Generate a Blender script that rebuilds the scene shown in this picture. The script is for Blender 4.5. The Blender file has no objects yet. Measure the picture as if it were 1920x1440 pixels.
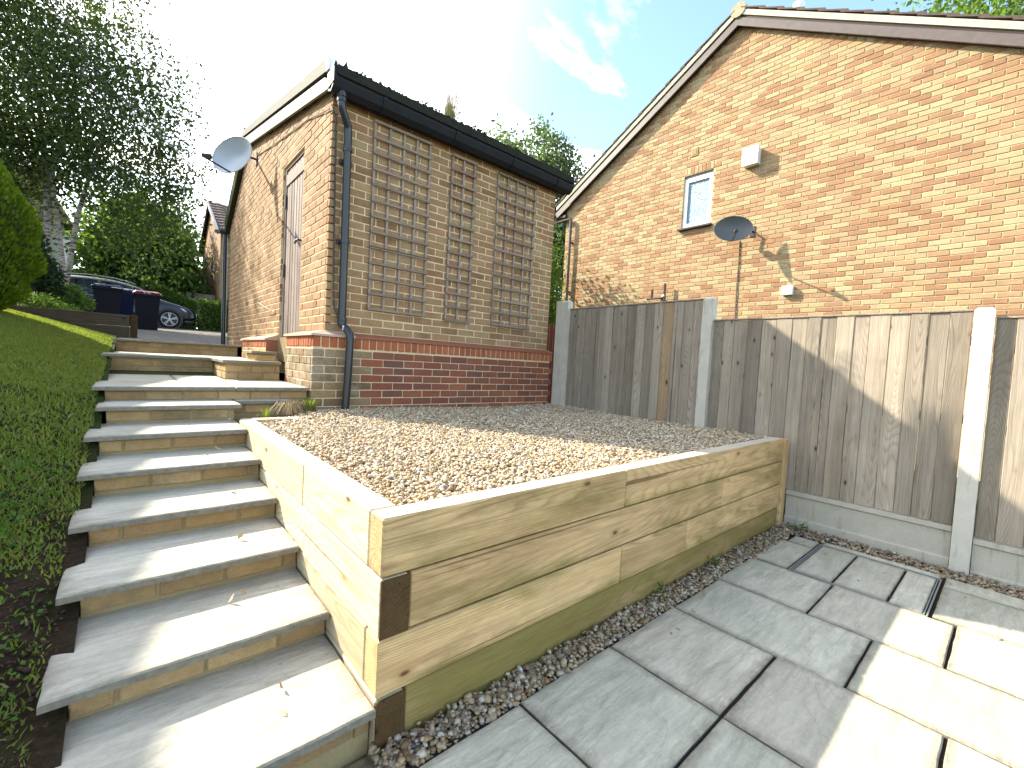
import bpy, math, random
import numpy as np
from mathutils import Vector, Matrix, noise as mnoise

random.seed(7); rng = np.random.default_rng(7)
SC = bpy.context.scene
COL = SC.collection

# ------------------------------------------------------------------ camera
FPX = 826.0
RGT = Vector((0.7501, -0.6572, 0.0)); 
def cam_rows(r, p, y):
    cy, sy = math.cos(y), math.sin(y)
    fwd = np.array([sy*math.cos(p), cy*math.cos(p), math.sin(p)]); right = np.array([cy, -sy, 0.]); dn = np.cross(fwd, right)
    cr, sr = math.cos(r), math.sin(r)
    return np.array([cr*right+sr*dn, -sr*right+cr*dn, fwd])
MR = cam_rows(-0.0547, -0.0455, 0.7185)
CAMP = np.array([0, 0, 1.265])
cd = bpy.data.cameras.new('camera'); cam = bpy.data.objects.new('camera', cd); COL.objects.link(cam)
cam.matrix_world = Matrix(((MR[0][0], -MR[1][0], -MR[2][0], CAMP[0]), (MR[0][1], -MR[1][1], -MR[2][1], CAMP[1]),
                           (MR[0][2], -MR[1][2], -MR[2][2], CAMP[2]), (0, 0, 0, 1)))
cd.sensor_width = 36; cd.lens = FPX/1920*36; cd.clip_start = .05; cd.clip_end = 2000
SC.camera = cam
def pix(P):
    c = MR @ (np.array(P, float)-CAMP); return 960+FPX*c[0]/c[2], 720+FPX*c[1]/c[2], c[2]

# ------------------------------------------------------------------ world, sun, exposure
SUN_TRAVEL = Vector((1, -1.95, -1.56)).normalized()
SUN_EL = math.asin(-SUN_TRAVEL.z); SUN_AZ = math.atan2(-SUN_TRAVEL.x, -SUN_TRAVEL.y)
W = bpy.data.worlds.new('World'); SC.world = W; W.use_nodes = True
wn = W.node_tree.nodes; wl = W.node_tree.links; wn.clear()
SKY_STRENGTH = .15
def wnode(t, **k):
    n = wn.new(t)
    for a, b in k.items(): setattr(n, a, b)
    return n
sky = wnode('ShaderNodeTexSky', sky_type='NISHITA', sun_disc=False, sun_elevation=SUN_EL, sun_rotation=SUN_AZ, altitude=50, air_density=1.0, dust_density=.6, ozone_density=1.6)
tc = wnode('ShaderNodeTexCoord')
sep = wnode('ShaderNodeSeparateXYZ'); wl.new(tc.outputs['Generated'], sep.inputs[0])
zc = wnode('ShaderNodeMath', operation='MAXIMUM'); wl.new(sep.outputs[2], zc.inputs[0]); zc.inputs[1].default_value = .06
dx = wnode('ShaderNodeMath', operation='DIVIDE'); dy = wnode('ShaderNodeMath', operation='DIVIDE')
wl.new(sep.outputs[0], dx.inputs[0]); wl.new(zc.outputs[0], dx.inputs[1]); wl.new(sep.outputs[1], dy.inputs[0]); wl.new(zc.outputs[0], dy.inputs[1])
cmb = wnode('ShaderNodeCombineXYZ'); wl.new(dx.outputs[0], cmb.inputs[0]); wl.new(dy.outputs[0], cmb.inputs[1])
mp = wnode('ShaderNodeMapping'); mp.inputs['Rotation'].default_value = (0, 0, math.radians(60)); mp.inputs['Scale'].default_value = (.55, 1.5, 1); mp.inputs['Location'].default_value = (2.2, 7.9, 0)
wl.new(cmb.outputs[0], mp.inputs[0])
nz = wnode('ShaderNodeTexNoise'); nz.inputs['Scale'].default_value = .8; nz.inputs['Detail'].default_value = 9; nz.inputs['Roughness'].default_value = .6; nz.inputs['Distortion'].default_value = .25
wl.new(mp.outputs[0], nz.inputs['Vector'])
nz2 = wnode('ShaderNodeTexNoise'); nz2.inputs['Scale'].default_value = 3.2; nz2.inputs['Detail'].default_value = 7; nz2.inputs['Roughness'].default_value = .65
wl.new(cmb.outputs[0], nz2.inputs['Vector'])
# thin bright veil round the sun
vdot = wnode('ShaderNodeVectorMath', operation='DOT_PRODUCT'); wl.new(tc.outputs['Generated'], vdot.inputs[0]); vdot.inputs[1].default_value = tuple(-SUN_TRAVEL)
veil = wnode('ShaderNodeMapRange'); veil.interpolation_type = 'SMOOTHSTEP'; veil.inputs[1].default_value = .5; veil.inputs[2].default_value = .98; veil.inputs[3].default_value = 0; veil.inputs[4].default_value = .34
wl.new(vdot.outputs['Value'], veil.inputs[0])
r1 = wnode('ShaderNodeMapRange'); r1.inputs[1].default_value = .505; r1.inputs[2].default_value = .76; wl.new(nz.outputs[0], r1.inputs[0])
r2 = wnode('ShaderNodeMapRange'); r2.inputs[1].default_value = .3; r2.inputs[2].default_value = .75; r2.inputs[3].default_value = .55; r2.inputs[4].default_value = 1.15; wl.new(nz2.outputs[0], r2.inputs[0])
mm = wnode('ShaderNodeMath', operation='MULTIPLY'); wl.new(r1.outputs[0], mm.inputs[0]); wl.new(r2.outputs[0], mm.inputs[1])
ad = wnode('ShaderNodeMath', operation='ADD', use_clamp=True); wl.new(mm.outputs[0], ad.inputs[0]); wl.new(veil.outputs[0], ad.inputs[1])
mx = wnode('ShaderNodeMix', data_type='RGBA'); wl.new(ad.outputs[0], mx.inputs[0]); tint = wnode('ShaderNodeMix', data_type='RGBA', blend_type='MULTIPLY'); tint.inputs[0].default_value = 1; wl.new(sky.outputs[0], tint.inputs[6]); tint.inputs[7].default_value = (1.03, 1.04, .97, 1); wl.new(tint.outputs[2], mx.inputs[6]); mx.inputs[7].default_value = (13.8, 13.0, 11.8, 1)
bg = wnode('ShaderNodeBackground'); bg.inputs[1].default_value = SKY_STRENGTH; wl.new(mx.outputs[2], bg.inputs[0])
wo = wnode('ShaderNodeOutputWorld'); wl.new(bg.outputs[0], wo.inputs[0])

sd = bpy.data.lights.new('sun', 'SUN'); sd.energy = 4.4; sd.angle = math.radians(.55); sd.color = (1, .92, .76)
so = bpy.data.objects.new('sun', sd); COL.objects.link(so); so.rotation_euler = SUN_TRAVEL.to_track_quat('-Z', 'Y').to_euler(); so.location = (-8, 15, 14)
SC.view_settings.view_transform = 'Standard'; SC.view_settings.look = 'None'; SC.view_settings.gamma = 1; SC.view_settings.use_curve_mapping = False
SC.view_settings.exposure = 1.82
SC.cycles.max_bounces = 8; SC.cycles.diffuse_bounces = 4; SC.cycles.glossy_bounces = 3; SC.cycles.transparent_max_bounces = 8
SC.cycles.sample_clamp_indirect = 6; SC.cycles.use_denoising = True; SC.cycles.caustics_reflective = False

# ------------------------------------------------------------------ materials
class G:
    def __init__(s, name, rough=.8, spec=.3):
        s.m = bpy.data.materials.new(name); s.m.use_nodes = True; s.t = s.m.node_tree; s.N = s.t.nodes; s.L = s.t.links
        s.b = s.N['Principled BSDF']; s.out = s.N['Material Output']
        s.b.inputs['Roughness'].default_value = rough; s.b.inputs['Specular IOR Level'].default_value = spec
        s.tc = s.N.new('ShaderNodeTexCoord'); s.oi = s.N.new('ShaderNodeObjectInfo')
    def node(s, t, ins=None, **k):
        n = s.N.new(t)
        for a, b in k.items(): setattr(n, a, b)
        for a, b in (ins or {}).items():
            if isinstance(b, bpy.types.NodeSocket): s.L.new(b, n.inputs[a])
            else: n.inputs[a].default_value = b
        return n
    def obj(s, scale=(1, 1, 1), seed=True, world=False, rot=(0, 0, 0)):
        v = s.tc.outputs['Object']
        if world: v = s.N.new('ShaderNodeNewGeometry').outputs['Position']
        mp = s.node('ShaderNodeMapping', {'Vector': v, 'Scale': scale, 'Rotation': rot})
        o = mp.outputs[0]
        if seed:
            r = s.oi.outputs['Random']
            m = s.node('ShaderNodeMath', {0: r, 1: 87.0}, operation='MULTIPLY')
            o = s.node('ShaderNodeVectorMath', {0: o, 1: s.node('ShaderNodeCombineXYZ', {0: m.outputs[0], 1: m.outputs[0], 2: m.outputs[0]}).outputs[0]}, operation='ADD').outputs[0]
        return o
    def noise(s, v, scale, detail=4, rough=.55, dist=0):
        return s.node('ShaderNodeTexNoise', {'Vector': v, 'Scale': scale, 'Detail': detail, 'Roughness': rough, 'Distortion': dist}).outputs[0]
    def ramp(s, f, stops, interp='LINEAR'):
        n = s.node('ShaderNodeValToRGB', {0: f}); e = n.color_ramp; e.interpolation = interp
        while len(e.elements) < len(stops): e.elements.new(.5)
        for el, (p, c) in zip(e.elements, stops):
            el.position = p; el.color = (c, c, c, 1) if isinstance(c, (int, float)) else (*c, 1)
        return n.outputs[0]
    def mr(s, f, a, b, c=0., d=1.):
        return s.node('ShaderNodeMapRange', {0: f, 1: a, 2: b, 3: c, 4: d}).outputs[0]
    def mix(s, f, a, b, mode='MIX'):
        n = s.N.new('ShaderNodeMix'); n.data_type = 'RGBA'; n.blend_type = mode
        for i, v in ((0, f), (6, a), (7, b)):
            if isinstance(v, bpy.types.NodeSocket): s.L.new(v, n.inputs[i])
            else: n.inputs[i].default_value = v if i == 0 else (*v, 1) if len(v) == 3 else v
        return n.outputs[2]
    def math(s, op, a, b=0.):
        return s.node('ShaderNodeMath', {0: a, 1: b}, operation=op).outputs[0]
    def val(s, c, f, lo, hi):   # brightness variation
        v = s.mr(f, 0, 1, lo, hi)
        return s.mix(1., c, s.node('ShaderNodeCombineColor', {0: v, 1: v, 2: v}).outputs[0], 'MULTIPLY')
    def color(s, c):
        if isinstance(c, bpy.types.NodeSocket): s.L.new(c, s.b.inputs['Base Color'])
        else: s.b.inputs['Base Color'].default_value = (*c, 1)
    def bump(s, h, strength=.3, dist=.005):
        n = s.node('ShaderNodeBump', {'Height': h, 'Strength': strength, 'Distance': dist}); s.L.new(n.outputs[0], s.b.inputs['Normal'])
    def island(s): return s.N.new('ShaderNodeNewGeometry').outputs['Random Per Island']

def mat_brick(name, stops, island=False, bump=.5, stain=None):
    g = G(name, .9, .2)
    r = g.island() if island else g.oi.outputs['Random']
    r = g.math('FRACT', g.math('MULTIPLY', r, 13.7))
    c = g.ramp(r, stops)
    v = g.obj(world=True, seed=False)
    n1 = g.noise(v, 38, 5, .65); n2 = g.noise(v, 5, 3)
    c = g.val(c, n1, .72, 1.28); c = g.val(c, n2, .82, 1.18)
    sp = g.ramp(g.noise(v, 210, 2, .5), [(.30, (.35, .25, .2)), (.42, (1, 1, 1))])
    c = g.mix(.5, c, sp, 'MULTIPLY')
    if stain:
        f = g.ramp(g.noise(v, 2.3, 5, .7), [(.50, 0.), (.66, .75)])
        c = g.mix(f, c, stain)
    g.color(c); g.bump(g.noise(v, 160, 4, .7), bump, .004)
    return g.m
NB = [(0., (.31, .17, .09)), (.14, (.27, .145, .08)), (.28, (.345, .205, .11)), (.42, (.365, .265, .14)), (.58, (.39, .305, .17)), (.70, (.33, .195, .105)), (.86, (.40, .32, .185)), (1, (.285, .155, .09))]
GB = [(0., (.265, .158, .082)), (.3, (.325, .205, .11)), (.5, (.215, .122, .064)), (.7, (.35, .232, .128)), (.85, (.29, .145, .08)), (1, (.295, .185, .098))]
SB = [(0., (.44, .27, .12)), (.4, (.50, .33, .16)), (.7, (.40, .25, .12)), (1, (.52, .36, .18))]
RB = [(0., (.26, .088, .052)), (.3, (.17, .07, .052)), (.5, (.31, .115, .062)), (.7, (.15, .075, .06)), (.85, (.28, .095, .052)), (1, (.21, .075, .05))]
PB = [(0., (.24, .17, .09)), (.25, (.15, .10, .06)), (.5, (.28, .20, .12)), (.7, (.22, .10, .065)), (.85, (.18, .14, .085)), (1, (.26, .185, .11))]
TB = [(0., (.33, .215, .10)), (.4, (.40, .265, .13)), (.7, (.28, .175, .085)), (1, (.42, .29, .15))]
XB = [(0., (.32, .10, .05)), (.5, (.38, .13, .06)), (1, (.28, .09, .048))]
M = {}
for k, st in (('nb', NB), ('gb', GB), ('rb', RB), ('xb', XB), ('sb', SB), ('pb', PB), ('tb', TB)):
    sn = {'pb': (.34, .31, .24), 'tb': (.15, .12, .07), 'gb': (.33, .24, .13)}.get(k)
    M[k] = mat_brick(k+'_brick', st, False, stain=sn); M[k+'i'] = mat_brick(k+'_brick_joined', st, True, stain=sn)
def mat_mortar(name, col):
    g = G(name, .95, .1); v = g.obj(world=True, seed=False)
    c = g.val(g.val(col, g.noise(v, 60, 4, .7), .75, 1.2), g.noise(v, 3, 3), .8, 1.15); g.color(c); g.bump(g.noise(v, 300, 3, .7), .5, .003); return g.m
M['mort'] = mat_mortar('mortar_buff', (.66, .51, .315)); M['mortn'] = mat_mortar('mortar_cream', (.48, .40, .25)); M['morts'] = mat_mortar('mortar_steps', (.30, .235, .125))

def mat_wood(name, cols, axis='X', ring=26., knots=True, algae=0., rough=.75, scale=1., grain_dark=.55, var=(.8, 1.15), kn=6., top=False):
    # axis: the board's length. rings around a pith that lies off-centre, so ends show arcs and faces show cathedrals
    g = G(name, rough, .25)
    sc = {'X': (.10, 1, 1), 'Y': (1, .10, 1), 'Z': (1, 1, .10)}[axis]
    v = g.obj(sc, seed=True)
    wob = g.noise(v, 2.2*scale, 2, .5)
    vv = g.node('ShaderNodeVectorMath', {0: v, 1: g.node('ShaderNodeCombineXYZ', {0: wob, 1: wob, 2: wob}).outputs[0]}, operation='ADD').outputs[0]
    w = g.node('ShaderNodeTexWave', {'Vector': vv, 'Scale': ring*scale, 'Distortion': 2.2, 'Detail': 2.0, 'Detail Scale': 1.5}, wave_type='RINGS', rings_direction=axis, wave_profile='SAW').outputs[1]
    fsc = {'X': (.02, 1, 1), 'Y': (1, .02, 1), 'Z': (1, 1, .02)}[axis]
    fib = g.noise(g.obj(fsc), 260*scale, 3, .6)
    amp = g.ramp(g.noise(g.obj(fsc), 9*scale, 3, .6), [(.35, .15), (.65, .8)]); c = g.mix(amp, g.mix(.5, cols[0], cols[1]), g.ramp(w, [(0, cols[0]), (.55, cols[1]), (.9, cols[2]), (1, cols[0])]))
    st_ = g.noise(g.obj(tuple(x*1.0 for x in fsc)), 42*scale, 4, .65); c = g.val(c, st_, .62, 1.38)
    blot = g.ramp(g.noise(g.obj(sc), 7, 4, .6), [(.5, 0.), (.72, .6)]); c = g.mix(blot, c, cols[2])
    c = g.val(c, fib, grain_dark, 1.35)
    big = g.noise(g.obj(), 3.5, 3, .6); c = g.val(c, big, .78, 1.22)
    c = g.val(c, g.oi.outputs['Random'], var[0], var[1])
    if knots:
        ks = {'X': (.45, 1, 1), 'Y': (1, .45, 1), 'Z': (1, 1, .45)}[axis]
        vo = g.node('ShaderNodeTexVoronoi', {'Vector': g.obj(ks), 'Scale': kn*scale, 'Randomness': 1.0}).outputs['Distance']
        kf = g.ramp(vo, [(.0, 1.), (.055, .9), (.085, .0)]); hal = g.ramp(vo, [(.07, .45), (.17, 0.)])
        c = g.mix(hal, c, cols[3]); c = g.mix(kf, c, tuple(x*.33 for x in cols[3]))
    ck = g.ramp(g.noise(g.obj(tuple(x*(.5 if x < .5 else 1) for x in fsc)), 34*scale, 2, .5), [(.70, 0.), (.725, .75)]); c = g.mix(ck, c, tuple(x*.3 for x in cols[2]))
    if algae:
        p = g.noise(g.obj(world=True, seed=False, scale=(.55, 1, 2.2)), 2.3, 5, .65)
        zz = g.node('ShaderNodeSeparateXYZ', {0: g.obj(world=True, seed=False)}).outputs[2]
        fr = g.math('FRACT', g.math('DIVIDE', g.math('ADD', zz, .043), .1995)); low = g.ramp(fr, [(.0, 1.), (.22, .25), (.6, 0.), (.86, .1), (1., .45)])
        pp = g.math('ADD', p, g.math('MULTIPLY', low, .16))
        f = g.ramp(pp, [(.66-.33*algae, 0.), (.86-.26*algae, .8)])
        c = g.mix(f, c, g.mix(fib, (.085, .082, .014), (.25, .20, .05)))
        dk = g.ramp(g.noise(g.obj((.3, 1, 1), world=True, seed=False), 6, 5, .7), [(.52, 0.), (.72, .62)]); c = g.mix(dk, c, (.17, .105, .04))
    if top:   # weather-bleached upper faces
        nzz = g.node('ShaderNodeSeparateXYZ', {0: g.N.new('ShaderNodeNewGeometry').outputs['True Normal']}).outputs[2]
        hz = g.node('ShaderNodeSeparateXYZ', {0: g.obj(world=True, seed=False)}).outputs[2]; c = g.mix(g.math('MULTIPLY', g.ramp(nzz, [(.7, 0.), (.95, .75)]), g.mr(hz, .72, .745)), c, g.val((.52, .475, .39), fib, .7, 1.2))
    g.color(c); h = g.math('ADD', g.math('MULTIPLY', fib, .6), g.math('MULTIPLY', w, .4)); g.bump(h, .45, .003)
    return g.m
PINE = [(.56, .365, .175), (.62, .43, .225), (.33, .19, .075), (.24, .12, .045)]
M['sleeperX'] = mat_wood('sleeper_pine_x', PINE, 'X', 15., algae=.46, var=(.80, 1.08), top=True); M['sleeperXg'] = mat_wood('sleeper_pine_x_green', [tuple(x*.75 for x in q) for q in PINE], 'X', 15., algae=1.15)
M['sleeperY'] = mat_wood('sleeper_pine_y', [(.58, .47, .30), (.64, .53, .36), (.42, .29, .15), (.34, .2, .09)], 'Y', 15., algae=0., top=True); M['sleeperYd'] = mat_wood('sleeper_end_dark', [(.075, .042, .014), (.11, .062, .022), (.04, .02, .008), (.03, .015, .006)], 'Y', 15.)
M['sleeperZ'] = mat_wood('sleeper_pine_z', PINE, 'Z', 15.)
GREYW = [(.30, .245, .185), (.375, .315, .245), (.165, .127, .088), (.11, .08, .055)]
M['board'] = mat_wood('fence_board', GREYW, 'Z', 30., scale=1., grain_dark=.5, var=(.66, 1.2), kn=9.)
M['boardw'] = mat_wood('fence_board_warm', [(.30, .20, .115), (.36, .25, .15), (.2, .125, .07), (.13, .08, .04)], 'Z', 30.)
M['lath'] = mat_wood('trellis_lath', [(.27, .205, .16), (.33, .265, .215), (.17, .125, .09), (.12, .09, .07)], 'Z', 30., knots=False)
M['door'] = mat_wood('door_plank', [(.215, .16, .135), (.28, .22, .19), (.125, .085, .07), (.09, .06, .05)], 'Z', 30., knots=False)
M['oldsl'] = mat_wood('old_sleeper', [(.10, .075, .05), (.14, .11, .075), (.07, .05, .03), (.05, .03, .02)], 'X', 15.)
M['redfence'] = mat_wood('red_fence', [(.10, .025, .015), (.13, .035, .02), (.07, .02, .01), (.05, .015, .01)], 'Z', 20.)
def mat_stone(name, cols, rot=0., streak=True):
    g = G(name, .75, .3); v = g.obj((1, 5, 1), rot=(0, 0, rot)) if streak else g.obj()
    n = g.noise(v, 2.6, 8, .62, .8); n2 = g.noise(g.obj(), 1.7, 3, .5); n3 = g.noise(g.obj(), 55, 4, .7)
    c = g.ramp(n, [(.25, cols[0]), (.45, cols[1]), (.58, cols[2]), (.75, cols[3])])
    c = g.mix(g.ramp(n2, [(.4, 0.), (.65, .55)]), c, cols[4]); fs = g.noise(g.obj((1, 6, 1), rot=(0, 0, rot)), 7, 6, .7, .3); c = g.val(c, fs, .60, 1.38); c = g.val(c, n3, .80, 1.18); c = g.val(c, g.oi.outputs['Random'], .88, 1.1)
    # thin riven ledges
    led = g.ramp(g.noise(v, 1.1, 4, .6, .6), [(.47, 0.), (.5, .28), (.503, 0.)]); c = g.mix(led, c, tuple(x*.55 for x in cols[0]))
    dirt = g.ramp(g.noise(g.obj(world=True, seed=False), 9, 5, .75), [(.62, 0.), (.8, .35)]); c = g.mix(dirt, c, (.2, .17, .12)); ge = g.node('ShaderNodeSeparateXYZ', {0: g.tc.outputs['Generated']}); ex = g.math('ABSOLUTE', g.math('SUBTRACT', ge.outputs[0], .5)); ey = g.math('ABSOLUTE', g.math('SUBTRACT', ge.outputs[1], .5)); em = g.math('ADD', g.math('MAXIMUM', ex, ey), g.math('MULTIPLY', g.math('SUBTRACT', g.noise(g.obj(), 16, 6, .75), .5), .16)); c = g.mix(g.ramp(em, [(.42, 0.), (.475, .35), (.51, .75)]), c, (.13, .11, .075)); lich = g.ramp(g.noise(g.obj(world=True, seed=False), 2.2, 4, .6), [(.5, 0.), (.7, .4)]); c = g.mix(lich, c, (.25, .26, .19))
    g.color(c); g.bump(g.math('ADD', n, g.math('ADD', g.math('MULTIPLY', fs, .6), g.math('MULTIPLY', n3, .3))), .7, .010); return g.m
SANDS = [(.32, .30, .23), (.41, .39, .305), (.47, .45, .355), (.54, .51, .405), (.47, .43, .335)]
M['slab'] = mat_stone('sandstone_grey', SANDS, math.radians(12)); M['slab2'] = mat_stone('sandstone_buff', [(.32, .29, .225), (.40, .365, .285), (.46, .42, .33), (.51, .47, .375), (.40, .36, .28)], math.radians(-8))
M['tread'] = mat_stone('sandstone_tread', [(.29, .27, .22), (.39, .37, .305), (.46, .44, .365), (.53, .505, .425), (.42, .385, .31)], 0.)
def mat_simple(name, col, rough=.6, spec=.3, n=(30, .85, 1.15), bump=.15, metal=0.):
    g = G(name, rough, spec); v = g.obj(); f = g.noise(v, n[0], 4, .6); g.color(g.val(col, f, n[1], n[2])); g.bump(f, bump, .003); g.b.inputs['Metallic'].default_value = metal; return g.m
def mat_concrete(name, col, stain=.5):
    g = G(name, .85, .25); v = g.obj(world=True, seed=False)
    c = g.val(col, g.noise(v, 9, 6, .7), .75, 1.2); c = g.val(c, g.noise(v, 130, 3, .6), .85, 1.15)
    c = g.mix(g.ramp(g.noise(g.obj((5, 5, .7), world=True, seed=False), 4, 4, .6), [(.56, 0.), (.72, stain)]), c, (.22, .21, .15))
    pit = g.ramp(g.node('ShaderNodeTexVoronoi', {'Vector': v, 'Scale': 24.}).outputs['Distance'], [(.03, 1.), (.055, 0.)]); c = g.mix(g.math('MULTIPLY', pit, .6), c, (.1, .09, .08))
    g.color(c); g.bump(g.noise(v, 140, 4, .7), .4, .003); return g.m
M['conc'] = mat_concrete('concrete_post', (.52, .48, .41)); M['concg'] = mat_concrete('concrete_board', (.42, .39, .32), .7)
M['sedge'] = mat_simple('sandstone_broken_edge', (.17, .155, .125), .9, .15, (45, .4, 1.7), .9)
M['pvc'] = mat_simple('black_plastic', (.018, .020, .024), .32, .5, (8, .8, 1.3)); M['pvcb'] = mat_simple('brown_plastic', (.055, .032, .026), .3, .5)
M['gutter'] = mat_simple('dark_gutter', (.011, .014, .020), .6, .25, (14, .6, 1.5), .3)
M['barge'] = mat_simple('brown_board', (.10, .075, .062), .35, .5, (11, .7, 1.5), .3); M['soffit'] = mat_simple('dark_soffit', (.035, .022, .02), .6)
M['white'] = mat_simple('white_plastic', (.78, .78, .78), .35, .5); M['whitepaint'] = mat_simple('weathered_white_board', (.22, .21, .17), .7, .2, (9, .4, 1.4), .4)
M['vmort'] = mat_mortar('verge_mortar', (.50, .47, .33)); M['tile'] = mat_simple('roof_tile', (.085, .06, .052), .8, .2, (20, .6, 1.5), .5); M['ridge'] = mat_simple('ridge_tile_lichen', (.33, .29, .20), .9, .1, (20, .5, 1.4), .5)
M['lead'] = mat_simple('verge_grey', (.075, .08, .065), .8, .2, (45, .35, 1.7), .6)
M['moss'] = mat_simple('moss', (.035, .045, .016), .95, .05, (60, .5, 1.7), .8)
M['capbrick'] = mat_simple('capping_terracotta', (.27, .105, .06), .75, .2, (40, .8, 1.2), .3)
M['droof'] = mat_simple('old_dark_roof_edge', (.022, .022, .018), .95, .1, (30, .4, 1.8), .8)
M['capale'] = mat_simple('capping_sunlit', (.46, .33, .25), .8, .2, (40, .75, 1.2), .3)  # terracotta capping with the sunlit paleness put into its colour
M['soil'] = mat_simple('soil', (.045, .030, .02), .95, .05, (35, .4, 1.8), .9)
M['dishmesh'] = mat_simple('dish_grey', (.10, .105, .11), .5, .4, (6, .9, 1.1)); M['dishlight'] = mat_simple('dish_pale_grey', (.40, .44, .48), .35, .5, (3, .9, 1.1), .02)
M['iron'] = mat_simple('black_iron', (.02, .02, .022), .5, .5); M['steel'] = mat_simple('galvanised', (.45, .46, .47), .4, .5, metal=.6)
M['dullsteel'] = mat_simple('dull_galvanised', (.20, .20, .185), .7, .3)
M['rubber'] = mat_simple('rubber', (.012, .012, .013), .8, .2)
g = G('car_paint_navy', .3, .35); g.color((.004, .005, .013)); g.b.inputs['Coat Weight'].default_value = .35; g.b.inputs['Coat Roughness'].default_value = .05; M['car'] = g.m
g = G('car_glass', .04, .8); g.color((.02, .03, .045)); M['cglass'] = g.m
g = G('alloy', .35, .6); g.color((.42, .43, .45)); g.b.inputs['Metallic'].default_value = .5; M['alloy'] = g.m
g = G('headlamp', .08, .8); g.color((.5, .6, .65)); M['lamp'] = g.m
M['binblack'] = mat_simple('bin_black', (.007, .008, .012), .75, .2); M['binblue'] = mat_simple('bin_blue', (.008, .015, .055), .65, .25); M['binred'] = mat_simple('bin_red', (.30, .02, .03), .45, .4)
g = G('frosted_glass', .25, .7); v = g.obj(seed=False); f = g.noise(v, 60, 5, .7, 1.); g.color(g.ramp(f, [(.3, (.05, .11, .17)), (.55, (.11, .20, .27)), (.8, (.26, .36, .42))])); g.bump(f, .8, .01); M['frost'] = g.m
g = G('bark_birch', .85, .2); v = g.obj((1, 1, .6), seed=False); c = g.ramp(g.noise(g.obj((1, 1, 4), seed=False), 5, 5, .7), [(.42, (.04, .035, .03)), (.52, (.34, .31, .27)), (.8, (.50, .47, .42))]); g.color(c); M['birch'] = g.m
M['bark'] = mat_simple('bark', (.07, .055, .04), .9, .1, (14, .5, 1.5), .8); M['twig'] = mat_simple('twig', (.10, .075, .05), .9, .1)
M['straw'] = mat_simple('dead_straw', (.36, .27, .15), .8, .2)
def mat_leaf(name, cols, trans=.45, rough=.7):
    g = G(name, rough, .18); r = g.island(); c = g.ramp(r, [(i/(len(cols)-1), cc) for i, cc in enumerate(cols)]); g.color(c)
    tr = g.node('ShaderNodeBsdfTranslucent', {'Color': g.mix(1., c, (1.5, 1.6, .7), 'MULTIPLY')}); ms = g.node('ShaderNodeMixShader', {0: trans}); g.L.new(g.b.outputs[0], ms.inputs[1]); g.L.new(tr.outputs[0], ms.inputs[2]); g.L.new(ms.outputs[0], g.out.inputs[0]); return g.m
M['lbirch'] = mat_leaf('leaf_birch', [(.028, .045, .016), (.045, .068, .022), (.07, .095, .032), (.035, .052, .022)], .42)
M['lbright'] = mat_leaf('leaf_bright', [(.05, .10, .02), (.09, .15, .03), (.13, .18, .05), (.06, .11, .03)], .5)
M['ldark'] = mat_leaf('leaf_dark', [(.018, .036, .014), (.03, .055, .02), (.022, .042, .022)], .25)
M['lconifer'] = mat_leaf('leaf_conifer', [(.07, .125, .010), (.105, .165, .012), (.14, .20, .016), (.05, .095, .010)], .45)
M['lhedge'] = mat_leaf('leaf_hedge', [(.09, .14, .025), (.10, .16, .03), (.055, .10, .02)], .45)
M['lgrass'] = mat_leaf('grass_blade', [(.10, .15, .022), (.15, .195, .035), (.19, .225, .05), (.11, .155, .03), (.27, .235, .12)], .45)
M['lweed'] = mat_leaf('weed_leaf', [(.05, .12, .02), (.09, .17, .035), (.06, .12, .03)], .4)
M['lshrub'] = mat_leaf('leaf_shrub', [(.07, .11, .04), (.11, .15, .07), (.06, .10, .05)], .45)
g = G('lawn_soil', .95, .05); v = g.obj(world=True, seed=False); c = g.ramp(g.noise(v, 25, 5, .7), [(.3, (.018, .034, .007)), (.6, (.04, .062, .014)), (.8, (.07, .08, .03))])
yy = g.node('ShaderNodeSeparateXYZ', {0: v}).outputs[1]; f = g.math('ADD', g.mr(yy, 2.2, 3.9), g.mr(g.noise(v, 5, 4), .3, .7, -.3, .3)); c = g.mix(g.math('MINIMUM', g.math('MAXIMUM', f, 0.), 1.), g.ramp(g.noise(v, 40, 6, .75), [(.3, (.02, .013, .009)), (.65, (.055, .037, .024))]), c); g.color(c); g.bump(g.noise(v, 60, 5, .8), 1., .02); M['lawn'] = g.m
g = G('terrain', .95, .05); v = g.obj(world=True, seed=False); g.color(g.ramp(g.noise(v, .6, 6, .7), [(.3, (.03, .045, .015)), (.7, (.07, .075, .035))])); M['terrain'] = g.m
g = G('drive_gravel', .95, .1); v = g.obj(world=True, seed=False); vo = g.node('ShaderNodeTexVoronoi', {'Vector': v, 'Scale': 34.}); c = g.mix(.5, g.ramp(g.noise(v, 14, 5, .8), [(.3, (.06, .055, .045)), (.7, (.25, .22, .185))]), vo.outputs['Color'], 'OVERLAY'); g.color(g.mix(.5, c, (.16, .145, .125))); g.bump(vo.outputs['Distance'], 1., .02); M['drive'] = g.m
M['road'] = mat_simple('asphalt', (.055, .055, .056), .9, .2, (60, .6, 1.5), .5)
g = G('joint_sand', .95, .1); v = g.obj(world=True, seed=False); g.color(g.ramp(g.noise(v, 70, 4, .7), [(.35, (.022, .017, .013)), (.68, (.055, .042, .03)), (.84, (.17, .14, .10))])); g.bump(g.noise(v, 90, 4, .8), 1., .01); M['joint'] = g.m
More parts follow.
